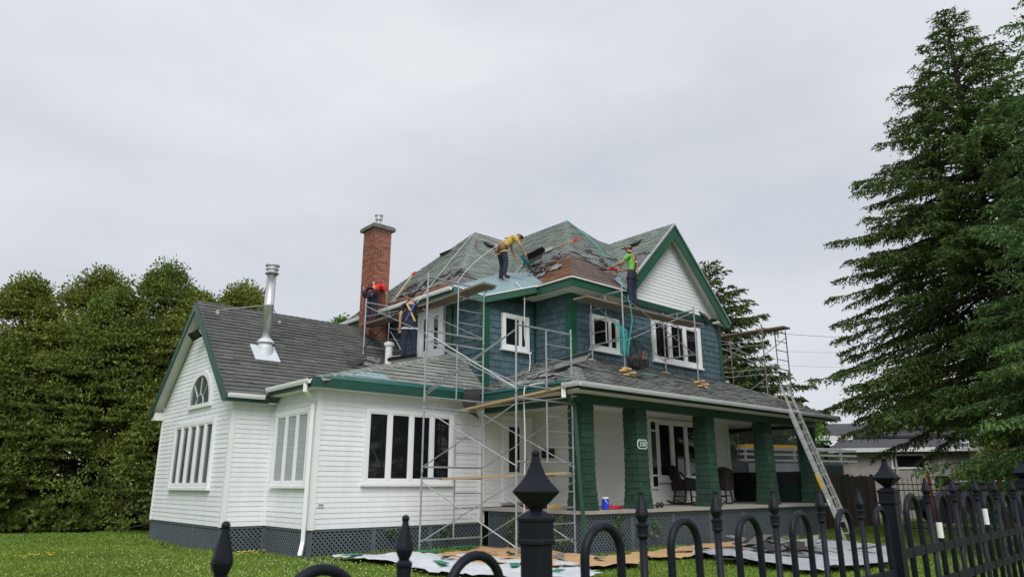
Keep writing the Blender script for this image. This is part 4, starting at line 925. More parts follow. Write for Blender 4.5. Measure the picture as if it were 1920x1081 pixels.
# ------------------------------------------------------------------ sheets and debris on the lawn
def cloth(name, outline, z, mat, label, cat, seed=1, amp=.02, group=None, n=26):
    """crumpled sheet with a ragged outline: a grid clipped to the outline"""
    rng = random.Random(seed); xs = [p[0] for p in outline]; ys = [p[1] for p in outline]; x0, x1, y0, y1 = min(xs), max(xs), min(ys), max(ys)
    def inside(x, y):
        c_ = False; j = len(outline)-1
        for i in range(len(outline)):
            (xi, yi), (xj, yj) = outline[i], outline[j]
            if (yi > y) != (yj > y) and x < (xj-xi)*(y-yi)/(yj-yi)+xi: c_ = not c_
            j = i
        return c_
    ph = [rng.uniform(0, 6.28) for _ in range(6)]
    vs_, fs, idx = [], [], {}
    def vert(i, j):
        if (i, j) not in idx:
            x = x0+(x1-x0)*i/n; y = y0+(y1-y0)*j/n; h = amp*(abs(math.sin(x*3.1+ph[0]+math.sin(y*2+ph[1])))+.7*abs(math.sin(y*4.3+ph[2]+x*1.7)))+rng.uniform(0, amp*.5)
            idx[(i, j)] = len(vs_); vs_.append((x+rng.uniform(-.25,.25)*(x1-x0)/n, y+rng.uniform(-.25,.25)*(y1-y0)/n, z+h))
        return idx[(i, j)]
    for i in range(n):
        for j in range(n):
            if inside(x0+(x1-x0)*(i+.5)/n, y0+(y1-y0)*(j+.5)/n): fs.append((vert(i,j), vert(i+1,j), vert(i+1,j+1), vert(i,j+1)))
    return tag(mobj(name, vs_, fs, mat, None, True), label, cat, group)
cloth('paper_sheet', [(8.6,11.9),(10.3,12.6),(11.0,11.9),(10.8,9.9),(11.5,9.2),(10.2,8.2),(9.0,8.6),(8.2,10.2)], .045, 'kraft', 'large brown paper sheet under the scaffold tower', 'paper', 3, .035)
cloth('paper_sheet', [(11.6,9.6),(14.4,9.9),(14.6,9.0),(12.6,8.5),(11.3,8.7)], .045, 'kraft', 'brown paper sheet on the grass before the porch lattice', 'paper', 4, .03)
cloth('paper_sheet', [(14.0,10.0),(17.2,10.0),(17.6,9.1),(15.2,8.6),(13.6,8.9)], .05, 'kraft', 'brown paper sheet behind the pile of torn shingles', 'paper', 5, .03)
cloth('house_wrap', [(6.9,12.95),(8.4,12.75),(9.3,11.3),(9.6,9.4),(8.6,7.7),(7.4,7.9),(6.9,9.8),(7.2,11.4)], .04, 'wrap_white', 'white printed wrapping sheet on the lawn below the sunroom windows', 'wrapping', 6, .04)
for i, (x, y, a, L) in enumerate([(7.15,12.6,.3,.5),(7.6,10.4,1.2,.6),(8.3,9.3,.9,.5),(8.7,12.3,.1,.5),(9.9,12.75,.2,.7),(8.2,8.2,.5,.4)]):
    d = V3(math.cos(a), math.sin(a), 0); m = MB(); m.bar(V3(x,y,.135)-d*L/2, V3(x,y,.125)+d*L/2, .14, .012)
    tag(m.build('green_wrapper', 'wrap_green'), ['green wrapper strip at the corner of the white sheet by the downspout','green wrapper strip in the middle of the white sheet','green wrapper strip near the fence end of the white sheet','green wrapper strip between the white sheet and brown paper','long green wrapper strip at the foot of the scaffold leg','short green wrapper strip on the near edge of the white sheet'][i], 'wrapper', 'green wrapper strips')
cloth('tarp', [(12.6,8.9),(15.0,8.8),(17.6,9.0),(17.5,7.6),(16.2,6.0),(13.6,5.4),(11.4,5.8),(11.9,7.2)], .05, 'tarp_grey', 'big grey tarpaulin covered with torn shingles in front of the porch', 'tarpaulin', 7, .05)
rng = random.Random(21)
def scrap(x, y, z, rz, tilt, L, wd, mat, nn=None, name='torn_shingle', lab='', grp=''):
    ns_ = 5; top = []; bot = []
    d = V3(math.cos(rz), math.sin(rz), 0); e = V3(-d.y, d.x, 0); cu = rng.uniform(-.09,.09)
    for i in range(ns_+1):
        t = i/ns_-.5; j = rng.uniform(.82,1.0); zc = z+tilt*(t+.5)*L+cu*(.25-t*t)
        top.append(V3(x,y,zc)+d*t*L+e*wd/2*j); bot.append(V3(x,y,zc+rng.uniform(0,.015))+d*t*L-e*wd/2*rng.uniform(.82,1.0))
    m = MB(); k = ns_+1; m.v = top+bot+[p-Z*.006 for p in top+bot]
    for i in range(ns_): m.f += [(i,k+i,k+i+1,i+1), (2*k+i,2*k+i+1,3*k+i+1,3*k+i), (i,i+1,2*k+i+1,2*k+i), (k+i,3*k+i,3*k+i+1,k+i+1)]
    m.f += [(0,2*k,3*k,k), (k-1,2*k-1,4*k-1,3*k-1)]
    return tag(m.build(name, mat), lab, 'shingle', grp)
for i in range(46):
    x, y = rng.gauss(14.4,.95), rng.gauss(8.0,.65)
    scrap(x, y, .13+rng.uniform(0,.16)*max(0,1-abs(x-14.4)/1.6), rng.uniform(0,6.28), rng.uniform(-.12,.3), rng.uniform(.35,.95), rng.uniform(.18,.34), rng.choice(['roof_scrap','roof_scrap','tar_back','roof_green']), lab='torn old shingle in the heap on the grey tarpaulin', grp='torn shingles heaped on the tarpaulin')
for i in range(12):
    x, y = rng.uniform(8.2,10.4), rng.uniform(8.6,11.6)
    scrap(x, y, .12, rng.uniform(0,6.28), rng.uniform(-.02,.12), rng.uniform(.15,.4), rng.uniform(.1,.2), rng.choice(['roof_scrap','tar_back']), lab='small torn shingle scrap on the paper and wrap below the tower', grp='shingle scraps below the tower')
# stripped shingles lying on the roofs
def rscrap(p, nn, U, L, wd, lift, mat, lab, grp):
    p, nn, U = Vector(p), Vector(nn).normalized(), Vector(U).normalized(); Vv = nn.cross(U); a = rng.uniform(-.7,.7); U2 = U*math.cos(a)+Vv*math.sin(a); V2 = nn.cross(U2); m = MB(); k = 4
    top = []; bot = []
    for i in range(k+1):
        t = i/k-.5; l_ = .035+lift*rng.uniform(0,1)*(t+.5); top.append(p+U2*t*L+V2*wd/2*rng.uniform(.7,1)+nn*l_); bot.append(p+U2*t*L-V2*wd/2*rng.uniform(.7,1)+nn*(.03+lift*rng.uniform(0,.8)*(t+.5)))
    m.v = top+bot+[q-nn*.008 for q in top+bot]; n = k+1
    for i in range(k): m.f += [(i,n+i,n+i+1,i+1), (2*n+i,2*n+i+1,3*n+i+1,3*n+i), (i,i+1,2*n+i+1,2*n+i), (n+i,3*n+i,3*n+i+1,n+i+1)]
    m.f += [(0,2*n,3*n,n), (n-1,2*n-1,4*n-1,3*n-1)]
    return tag(m.build('torn_shingle', mat), lab, 'shingle', grp)
for i in range(34):
    y = rng.uniform(12.7,14.7); x = 12.5+rng.uniform(.15,.95)+max(0,(13.6-y))*.25; rscrap((x,y,EW+(x-12.3)), (-1,0,1), -Y, rng.uniform(.25,.6), rng.uniform(.08,.2), rng.uniform(.01,.12), rng.choice(['roof_green','tar_back','roof_scrap','tar_paper']), 'curled torn shingle on the stripped roof right of the blue underlay', 'torn shingles on the upper roof')
for i in range(22):
    y = rng.uniform(11.2,13.2); x = 10.7+rng.uniform(0,1.2); rscrap((x,y,3.40+(x-10.48)*.478), (-.43,0,.9), -Y, rng.uniform(.3,.6), rng.uniform(.08,.16), rng.uniform(.0,.06), rng.choice(['roof_scrap','roof_porch','tar_paper','roof_porch']), 'lifted shingle strip on the porch roof beside the notch wall', 'torn shingles on the porch roof corner')
for i in range(16):
    y = rng.uniform(14.6,17.4); x = 10.7+rng.uniform(.25,.62); rscrap((x,y,EZ+(x-10.45)), (-1,0,1), -Y, rng.uniform(.3,.7), rng.uniform(.12,.22), rng.uniform(.01,.14), rng.choice(['roof_scrap','tar_back','tar_paper']), 'torn felt and shingle strip above the left gutter', 'torn shingles above the left gutter')
for i in range(9):
    y = rng.uniform(16.1,16.9); x = rng.uniform(9.0,10.1); rscrap((x,y,WZ+(y-15.4)*WS), (0,-.68,.73), X, rng.uniform(.35,.7), rng.uniform(.14,.26), rng.uniform(.02,.22), rng.choice(['roof_scrap','tar_back','tar_paper','roof_green']), 'upturned torn shingle by the scaffold foot on the wing roof', 'torn shingles on the wing roof')
for i in range(10):
    x = rng.uniform(13.9,14.9); rscrap((x,12.35+rng.uniform(0,.6),EW+.73+rng.uniform(0,.6)), (0,-1,1), X, rng.uniform(.2,.5), .14, .08, 'tar_back', 'dark torn felt strip on the stripped hip above the corner', 'torn felt on the front hip')
# bundles and rolls of roofing
def sheetroll(name, p, U, Vv, L, wd, mat, label, curl=.09):
    p, U, Vv = Vector(p), Vector(U).normalized(), Vector(Vv).normalized(); nn = U.cross(Vv).normalized(); prof = [(-wd/2,0),(-wd*.2,.03),(.1*wd,.05)]+[(.3*wd+curl*math.sin(a), .05+curl*(1-math.cos(a))) for a in [i*.5 for i in range(8)]]
    m = MB(); k = len(prof); m.v = [p+Vv*a+nn*b-U*L/2 for a, b in prof]+[p+Vv*a+nn*b+U*L/2 for a, b in prof]+[p+Vv*a+nn*(b+.012)-U*L/2 for a, b in prof]+[p+Vv*a+nn*(b+.012)+U*L/2 for a, b in prof]
    for i in range(k-1): m.f += [(i,i+1,k+i+1,k+i), (2*k+i,3*k+i,3*k+i+1,2*k+i+1), (i,2*k+i,2*k+i+1,i+1), (k+i,k+i+1,3*k+i+1,3*k+i)]
    return tag(fixn(m.build(name, mat)), label, 'roofing')
sheetroll('roofing_roll', (9.25,14.25,4.25), (1,.25,.26), (-.2,.9,.05), 1.05, .30, 'roof_grey', 'dark roofing strip lying on the sunroom roof at the feet of the man in black', .045)
sheetroll('roofing_roll', (13.30,14.05,7.62), (-.15,-1,.0), (.7,0,.7), 1.0, .30, 'tar_back', 'dark roll of felt on the roof right of the man in yellow')
sheetroll('roofing_roll', (11.75,11.15,4.10), (.45,-.9,.2), (.85,.25,.42), .8, .36, 'roof_scrap', 'dark shingle sheet curled on the porch roof corner', .05)
# ------------------------------------------------------------------ things on the porch
def chair(loc, rz, label):
    t = thing('rocking_chair', loc, label, 'chair', 'wicker rocking chairs on the porch'); t.rotation_euler = (0, 0, rz)
    def part(m, name, sm=False):
        o = m.build(name, 'wicker', None, sm); o.parent = t; o.location = (0,0,0); return o
    part(MB().box((-.27,-.26,.36),(.27,.26,.42)), 'seat')
    n = 9; vs_ = []
    for j in range(n):
        v = j/(n-1)
        for i in range(n):
            u = i/(n-1)*2-1; wv = .30*(1-.12*v); h = .40+.62*v*(1-.16*u*u); vs_.append((u*wv, .24+.24*v-.05*(1-u*u)*1.0, h))
    k = n*n; vs_ += [(x, y+.045, z) for x, y, z in vs_]
    fs = [(j*n+i, j*n+i+1, (j+1)*n+i+1, (j+1)*n+i) for j in range(n-1) for i in range(n-1)]; fs += [tuple(k+q for q in reversed(f)) for f in fs]
    per = [i for i in range(n)]+[j*n+n-1 for j in range(1,n)]+[(n-1)*n+i for i in range(n-2,-1,-1)]+[j*n for j in range(n-2,0,-1)]
    fs += [(per[i], k+per[i], k+per[(i+1) % len(per)], per[(i+1) % len(per)]) for i in range(len(per))]
    bk = mobj('backrest', vs_, fs, 'wicker', None, True); bk.parent = t; bk.location = (0,0,0)
    for s in (-1, 1):
        m = MB(); pts_ = [(s*.29,.42,.84),(s*.32,.25,.68),(s*.33,.0,.64),(s*.33,-.22,.63),(s*.32,-.31,.56),(s*.31,-.30,.36)]; m.tube(pts_, .032, 8); m.add([(s*.31,.30,.38),(s*.31,-.28,.38),(s*.325,-.28,.60),(s*.325,.0,.62),(s*.315,.30,.68),(s*.335,.30,.38),(s*.335,-.28,.38),(s*.345,-.28,.60),(s*.345,.0,.62),(s*.335,.30,.68)], [(0,1,2,3,4),(9,8,7,6,5),(0,5,6,1),(1,6,7,2),(2,7,8,3),(3,8,9,4)]); part(m, 'armrest')
        part(MB().tube([(s*.26,-.24,.38),(s*.275,-.27,.06)], .024, 8), 'leg'); part(MB().tube([(s*.26,.24,.38),(s*.275,.30,.07)], .024, 8), 'leg')
        part(MB().tube([(s*.28,-.50,.085),(s*.28,-.25,.035),(s*.28,.05,.02),(s*.28,.35,.05),(s*.28,.62,.13)], .02, 8), 'rocker')
    part(MB().tube([(-.27,-.25,.20),(.27,-.25,.20)], .014, 6), 'stretcher'); part(MB().tube([(-.27,.26,.22),(.27,.26,.22)], .014, 6), 'stretcher')
    return t
chair((16.75,11.70,.888), R(68), 'dark wicker rocking chair below the porch window, left of its pair'); chair((18.15,11.65,.888), R(-75), 'dark wicker rocking chair at the right end of the porch wall')
m = MB(); m.lathe((11.98,10.50,.886), [(.070,0),(.075,.01),(.075,.22),(.065,.225)], 20); tag(m.build('paint_tin', 'blue_plastic'), 'bright blue plastic tin with white lid on the porch edge', 'tin')
tin = bpy.data.objects['paint_tin']; m = MB(); m.lathe((11.98,10.50,1.112), [(.078,0),(.078,.03),(.06,.034)], 20); o = m.build('lid', 'sign_white', tin); m = MB(); m.tube([(11.915,10.46,1.10),(11.95,10.42,1.03),(12.04,10.45,.99)], .006); m.build('handle', 'sign_white', tin)
def rag(p, rx, ry, rz_, label, mat='red_cloth', seed=2, name='cloth', cat='cloth'):
    r2 = random.Random(seed); m = MB(); m.ball(V3(*p), rx, ry, rz_, 22, 12)
    for v in m.v:
        dv = v-V3(*p); k = 1+.22*math.sin(dv.x*38+dv.y*22)+.16*math.sin(dv.y*47-dv.x*13)+r2.uniform(-.07,.07); v.x = p[0]+dv.x*k; v.y = p[1]+dv.y*k; v.z = max(p[2]+dv.z*k, p[2]-rz_*.35)
    o = m.build(name, mat, None, True); return tag(o, label, cat)
rag((12.32,10.62,.905), .28, .12, .055, 'crumpled red cloth on the porch edge beside the blue tin'); rag((11.30,11.95,.93), .26, .14, .11, 'heap of red cloth on the porch floor behind the scaffold', seed=5)
tag(MB().box((11.33,11.45,.888),(11.60,11.60,.97)).build('yellow_case', 'yellow_plastic'), 'small yellow case on the porch floor beside the red heap', 'case')
t = thing('ear_defenders', (13.75,10.42,.89), 'black ear defenders lying on the porch edge right of the number pillar', 'ear defenders')
MB().ball((13.68,10.42,.94), .055, .04, .055).build('ear_cup', 'black_plastic', t, True); MB().ball((13.86,10.44,.955), .065, .045, .065).build('ear_cup', 'black_plastic', t, True); MB().tube([(13.68,10.42,.95),(13.72,10.47,1.0),(13.80,10.48,1.0),(13.86,10.44,.96)], .011).build('headband', 'black_plastic', t)
# tool bag hanging at the roof scaffold, hammers and shovel
def bag(p, label, s=1., name='tool_bag'):
    t = thing(name, p, label, 'bag'); p = Vector(p); m = MB(); m.ball(p+V3(.05,0,.16)*s, .20*s, .13*s, .17*s, 14, 10)
    for v in m.v: v.x += .02*math.sin(v.z*40); v.y += .015*math.sin(v.x*50)
    m.build('body', 'black_bag', t, True)
    for i, (dx, dz) in enumerate(((-.10,.10),(.06,.07),(.20,.12))): MB().box(p+V3(dx-.06,-.16,dz-.07)*s, p+V3(dx+.06,-.10,dz+.08)*s).build('pocket', 'black_bag', t)
    MB().tube([p+V3(-.1,0,.28)*s, p+V3(-.08,.0,.48)*s, p+V3(.0,.0,.62)*s, p+V3(.08,.0,.46)*s, p+V3(.12,0,.28)*s], .02*s, 6).build('strap', 'black_bag', t)
    MB().tube([p+V3(.12,-.13,.2)*s, p+V3(.16,-.14,.36)*s], .012*s, 6).build('tool_handle', 'red_plastic', t); MB().tube([p+V3(.2,-.12,.18)*s, p+V3(.25,-.13,.32)*s], .01*s, 6).build('tool_handle', 'wrap_green', t)
    return t
bag((13.55,10.80,4.10), 'black tool bag hanging from the roof scaffold leg above lumber blocks', 1.25)
def shovel(p, q, label, name='roof_shovel'):
    t = thing(name, p, label, 'shovel'); p, q = Vector(p), Vector(q); d = (q-p).normalized(); s_ = d.cross(V3(-1,0,1)).normalized(); MB().tube([p, q], .020, 8).build('shaft', 'lumber', t)
    MB().tube([q, q+d*.05+s_*.08, q+d*.16+s_*.08, q+d*.19, q+d*.16-s_*.08, q+d*.05-s_*.08, q+d*.0], .020, 8).build('grip', 'red_plastic', t); m = MB(); m.frame(p-d*.26-s_*.10, d*.27, s_*.20, V3(-1,0,1).normalized()*.012); m.build('blade', 'steel', t); return t
shovel((10.62,17.05,6.66), (11.40,17.45,7.55), 'wooden shovel with red grip leaning on the roof beside the chimney'); shovel((13.9,13.9,8.08), (14.05,13.2,8.16), 'short shovel with red grip lying on the roof above the bare boards')
# ------------------------------------------------------------------ roofers
def skin_mesh(name, pts, edges, mat, parent, sub=2, root=0):
    """pts: list of (x,y,z,r[,r2]); tapered continuous surface grown on connected edges"""
    me = bpy.data.meshes.new(name); me.from_pydata([p[:3] for p in pts], edges, []); o = bpy.data.objects.new(name+'_src', me); COL.objects.link(o)
    o.modifiers.new('skin', 'SKIN'); sv = me.skin_vertices[0].data
    for i, p in enumerate(pts): sv[i].radius = (p[3], p[4] if len(p) > 4 else p[3]); sv[i].use_root = (i == root)
    s_ = o.modifiers.new('sub', 'SUBSURF'); s_.levels = sub; s_.render_levels = sub
    bpy.context.view_layer.update(); dg_ = bpy.context.evaluated_depsgraph_get(); nm = bpy.data.meshes.new_from_object(o.evaluated_get(dg_)); bpy.data.objects.remove(o)
    nm.name = name; nm.materials.clear(); nm.materials.append(MATS[mat]); nm.polygons.foreach_set('use_smooth', [True]*len(nm.polygons))
    r = bpy.data.objects.new(name, nm); link(r, parent); return r
def L3(a, b, t): return tuple(a[i]+(b[i]-a[i])*t for i in range(3))
def person(loc, rz, J, label, shirt, trousers='jeans', boots='boots_black', hat=None, hair='hair', sleeve=.85, straps=None, belt=None, scale=1.):
    """J: joints in local metres (x right, y forward, z up)"""
    t = thing('person', loc, label, 'person', 'roofers at work on the house'); t.rotation_euler = (0, 0, rz); t.scale = (scale,)*3
    pel, ch_, nk, hd = J['pelvis'], J['chest'], J['neck'], J['head']; pts, ed = [], []
    def add(p, r, r2=None, to=None):
        pts.append((*p, r, r2 or r)); i = len(pts)-1
        if to is not None: ed.append((to, i))
        return i
    ip = add(pel, .125, .10); iw = add(L3(pel, ch_, .45), .115, .09, ip); ic = add(ch_, .135, .095, iw); ib = add(L3(ch_, nk, .7), .085, .07, ic); inn = add(nk, .052, .055, ib)
    h1 = add(L3(nk, hd, .55), .062, .07, inn); h2 = add(hd, .078, .092, h1); up = Vector(hd)-Vector(nk); up.normalize(); add(tuple(Vector(hd)+up*.085), .055, .066, h2)
    for s in 'LR':
        sh, el, wr, ha = J['sh'+s], J['el'+s], J['wr'+s], J['ha'+s]
        a = add(sh, .058, .058, ib); b = add(L3(sh, el, .5), .047, .05, a); c_ = add(el, .039, .040, b); e = add(L3(el, wr, .4), .037, .040, c_); f = add(wr, .026, .03, e)
        pm = L3(wr, ha, .62); g_ = add(pm, .018, .040, f); dv = (Vector(ha)-Vector(wr)).normalized(); sd_ = dv.cross(V3(0,0,1)); sd_ = sd_.normalized() if sd_.length > .1 else V3(1,0,0); nd = sd_.cross(dv)
        for k, (o_, l_) in enumerate(((-.030,.070),(-.010,.082),(.011,.078),(.030,.060))):
            q0 = Vector(pm)+dv*.045+sd_*o_; i1 = add(tuple(q0), .0095, None, g_); i2 = add(tuple(q0+dv*l_*.55-nd*.008), .009, None, i1); add(tuple(q0+dv*l_*.85-nd*.032), .0075, None, i2)
        th = Vector(wr).lerp(Vector(pm), .55)-sd_*.03; i1 = add(tuple(th), .011, None, f); i2 = add(tuple(th-sd_*.028+dv*.03), .010, None, i1); add(tuple(th-sd_*.032+dv*.06-nd*.01), .008, None, i2)
        hp, kn, an, to_ = J['hip'+s], J['kn'+s], J['an'+s], J['to'+s]
        a = add(hp, .088, .092, ip); b = add(L3(hp, kn, .5), .075, .08, a); c_ = add(kn, .056, .06, b); e = add(L3(kn, an, .35), .055, .06, c_); f = add(an, .038, .042, e); add(to_, .036, .028, f)
    body = skin_mesh('body', pts, ed, 'skin', t, 2)
    # face and ears as part of the head
    fw = Vector(J.get('face', (0, 1, 0))).normalized(); rt = fw.cross(up).normalized(); H = Vector(hd)+up*.01; m = MB()
    m.ball(H+fw*.098-up*.012, .014, .018, .022, 8, 6); m.ball(H+rt*.082-fw*.005-up*.01, .012, .02, .03, 8, 6); m.ball(H-rt*.082-fw*.005-up*.01, .012, .02, .03, 8, 6); m.ball(H+fw*.085-up*.055, .026, .012, .008, 8, 6); fo = m.build('face', 'skin', None, True); fo.parent = t; fo.location = (0,0,0)
    m = MB(); m.ball(H+fw*.086+rt*.032+up*.015, .011, .008, .008, 8, 6); m.ball(H+fw*.086-rt*.032+up*.015, .011, .008, .008, 8, 6); fo = m.build('eyes', 'black_plastic', None, True); fo.parent = t; fo.location = (0,0,0)
    m = MB(); m.ball((0,0,0), .088, .100, .078, 16, 10); q = Matrix((rt, fw, up)).transposed(); m.v = [H+q @ v+up*.045-fw*.014 for v in m.v]; fo = m.build('hair', hair, None, True); fo.parent = t; fo.location = (0,0,0)
    if hat:
        m = MB(); m.ball((0,0,0), .100, .108, .075, 16, 10); m.add([(.085,.05,0),(.08,.19,-.02),(-.08,.19,-.02),(-.085,.05,0),(.085,.05,.012),(.08,.19,-.008),(-.08,.19,-.008),(-.085,.05,.012)], [(0,1,2,3),(7,6,5,4),(0,4,5,1),(1,5,6,2),(2,6,7,3)]); m.v = [H+q @ v+up*.065 for v in m.v]; fo = m.build('cap', hat, None, True); fo.parent = t; fo.location = (0,0,0)
    # shirt
    P, E = [], []
    def ad(p, r, r2=None, to=None):
        P.append((*p, r, r2 or r)); i = len(P)-1
        if to is not None: E.append((to, i))
        return i
    a0 = ad(L3(pel, ch_, -.12), .136, .106); a1 = ad(L3(pel, ch_, .4), .142, .112, a0); a2 = ad(ch_, .158, .118, a1); a3 = ad(L3(ch_, nk, .72), .100, .085, a2); ad(L3(ch_, nk, .97), .066, .066, a3)
    for s in 'LR': b0 = ad(J['sh'+s], .073, .073, a3); b1 = ad(L3(J['sh'+s], J['el'+s], .5), .063, .065, b0); ad(L3(J['sh'+s], J['el'+s], sleeve), .058, .060, b1)
    skin_mesh('shirt', P, E, shirt, t, 2, 0)
    P, E = [], []; a0 = ad(L3(pel, ch_, .5), .136, .106); a1 = ad(pel, .150, .122, a0)
    for s in 'LR': hp, kn, an = J['hip'+s], J['kn'+s], J['an'+s]; b0 = ad(hp, .104, .108, a1); b1 = ad(L3(hp, kn, .5), .092, .096, b0); b2 = ad(kn, .074, .078, b1); b3 = ad(L3(kn, an, .5), .070, .074, b2); ad(L3(kn, an, .97), .064, .072, b3)
    skin_mesh('trousers', P, E, trousers, t, 2, 1)
    for s in 'LR':
        an, to_ = Vector(J['an'+s]), Vector(J['to'+s]); d = (to_-an); d.z = 0; d.normalize(); bz = an.z-.075
        P = [(*(an+Z*.05), .056, .060), (*V3(an.x,an.y,bz+.065), .055, .062), (*(V3(an.x,an.y,bz+.05)+d*.10), .050, .048), (*(V3(an.x,an.y,bz+.04)+d*.185), .042, .036)]
        skin_mesh('boot', P, [(0,1),(1,2),(2,3)], boots, t, 1, 1)
    def strap(ps, mat, w_=.024, name='harness_strap'):
        m = MB()
        for a, b in zip(ps, ps[1:]): m.bar(a, b, w_*2, .014, Vector(J.get('back', (0,-1,0))))
        o = m.build(name, mat, None); o.parent = t; o.location = (0,0,0)
    bk = Vector(J.get('back', (0,-1,0))).normalized(); C, Pv, Nk = Vector(ch_), Vector(pel), Vector(nk)
    sL, sR = Vector(J['shL']), Vector(J['shR'])
    if straps:
        for k, (sa, sb) in enumerate(((sL, 1), (sR, -1))):
            ax = (sR-sL).normalized(); top_ = sa.lerp(Nk, .45)+bk*.09; mid = C.lerp(Pv, .15)+bk*.135; low = Pv.lerp(C, .12)+ax*(.12 if k == 0 else -.12)+bk*.125
            strap([top_, mid, low], straps[k % len(straps)])
        ring = C.lerp(Pv, .12)+bk*.15; m = MB(); m.ball(ring, .035, .035, .035, 8, 6); o = m.build('harness_ring', 'steel', None); o.parent = t; o.location = (0,0,0)
        for s in 'LR': hp = Vector(J['hip'+s]); kn = Vector(J['kn'+s]); m = MB(); ax = (kn-hp).normalized(); m.lathe(hp.lerp(kn, .2), [(.113,-.02),(.115,.02)], 14, ax); o = m.build('leg_strap', straps[-1], None); o.parent = t; o.location = (0,0,0)
    if belt:
        m = MB(); ax = (C-Pv).normalized(); m.lathe(Pv+ax*.06, [(.158,-.03),(.160,.03)], 18, ax); o = m.build('belt', belt, None); o.parent = t; o.location = (0,0,0)
        ax2 = (sR-sL).normalized()
        for s in (-1, 1):
            for dz in ((0,) if belt == 'black_bag' else (0,)):
                m = MB(); c_ = Pv+ax2*s*.17+bk*.06-Z*.06; m.ball(c_, .075, .095, .125, 12, 8)
                for v in m.v: v.x += .008*math.sin(v.z*60); v.y += .008*math.sin(v.x*70)
                o = m.build('tool_pouch', belt, None, True); o.parent = t; o.location = (0,0,0)
                m = MB(); m.tube([c_+V3(.0,-.04,.05), c_+V3(.03*s,-.06,.20)], .013, 6); o = m.build('hammer_handle', 'lumber', None); o.parent = t; o.location = (0,0,0)
    return t
def stand(**kw):
    J = dict(pelvis=(0,0,.95), chest=(0,.0,1.30), neck=(0,.01,1.50), head=(0,.03,1.64), shL=(-.19,0,1.43), shR=(.19,0,1.43), elL=(-.26,-.02,1.15), elR=(.26,-.02,1.15), wrL=(-.27,.06,.91), wrR=(.27,.06,.91), haL=(-.27,.10,.82), haR=(.27,.10,.82),
             hipL=(-.10,0,.90), hipR=(.10,0,.90), knL=(-.12,.03,.50), knR=(.12,.03,.50), anL=(-.13,0,.085), anR=(.13,0,.085), toL=(-.15,.17,.04), toR=(.15,.17,.04)); J.update(kw); return J
# man in black on the sunroom roof: back to us, right hand up on the frame
person((9.70,14.86,4.40), R(-33), stand(elR=(.40,-.16,1.27), wrR=(.62,-.26,1.38), haR=(.70,-.28,1.44), elL=(-.25,-.03,1.14), wrL=(-.25,.02,.88), haL=(-.25,.04,.78), knL=(-.13,.02,.5), anL=(-.16,-.02,.085), toL=(-.18,.15,.04)),
       'man in black T-shirt and blue tan harness standing on the sunroom roof', 'shirt_black', hat='black_bag', straps=['strap_tan','strap_blue','strap_white'], sleeve=.6)
# man in red at the chimney: bent forward over the gutter
person((10.02,17.42,5.825), R(-62), stand(pelvis=(0,-.06,.90), chest=(0,.20,1.13), neck=(0,.36,1.25), head=(0,.47,1.26), face=(0,.6,-.8), back=(0,-.6,.8), shL=(-.18,.30,1.20), shR=(.19,.30,1.19), elL=(-.24,.40,.94), elR=(.26,.42,.93), wrL=(-.20,.46,.70), wrR=(.22,.50,.70), haL=(-.19,.49,.60), haR=(.20,.53,.60),
       hipL=(-.10,-.05,.86), hipR=(.10,-.05,.86), knL=(-.12,.04,.48), knR=(.12,.06,.48)), 'man in red T-shirt and black tool belt bending over the gutter beside the brick chimney', 'shirt_red', 'jeans', 'boots', hat='red_plastic', straps=['strap_orange','black_bag'], belt='black_bag', sleeve=.6)
# man in yellow on the blue underlay, stooping to the right with a blower
person((12.02,13.92,6.74), R(-108), stand(pelvis=(0,-.05,.91), chest=(0,.19,1.16), neck=(0,.34,1.28), head=(0,.46,1.31), face=(0,.75,-.66), back=(0,-.7,.7), shL=(-.18,.28,1.23), shR=(.19,.27,1.22), elL=(-.25,.36,.98), elR=(.28,.38,.98), wrL=(-.18,.46,.76), wrR=(.22,.52,.80), haL=(-.16,.50,.67), haR=(.21,.58,.72),
       hipL=(-.11,-.05,.86), hipR=(.11,-.05,.86), knL=(-.15,.03,.47), knR=(.14,.02,.47), anL=(-.19,0,.085), anR=(.17,-.05,.085), toL=(-.22,.16,.04), toR=(.2,.12,.04)), 'man in yellow T-shirt stooping on the blue underlay with a tan tool belt', 'shirt_yellow', straps=['strap_white','strap_tan'], belt='leather', sleeve=.6)
t = thing('leaf_blower', (12.45,13.62,6.9), 'dark teal leaf blower held low by the man in yellow', 'blower')
MB().tube([(12.46,13.66,7.50),(12.58,13.62,7.36),(12.68,13.58,7.20)], [.06,.075,.05], 10).build('motor_body', 'teal_plastic', t, True); MB().tube([(12.68,13.58,7.20),(12.82,13.52,7.02),(12.92,13.48,6.88)], [.045,.036,.04], 10).build('nozzle', 'black_plastic', t, True)
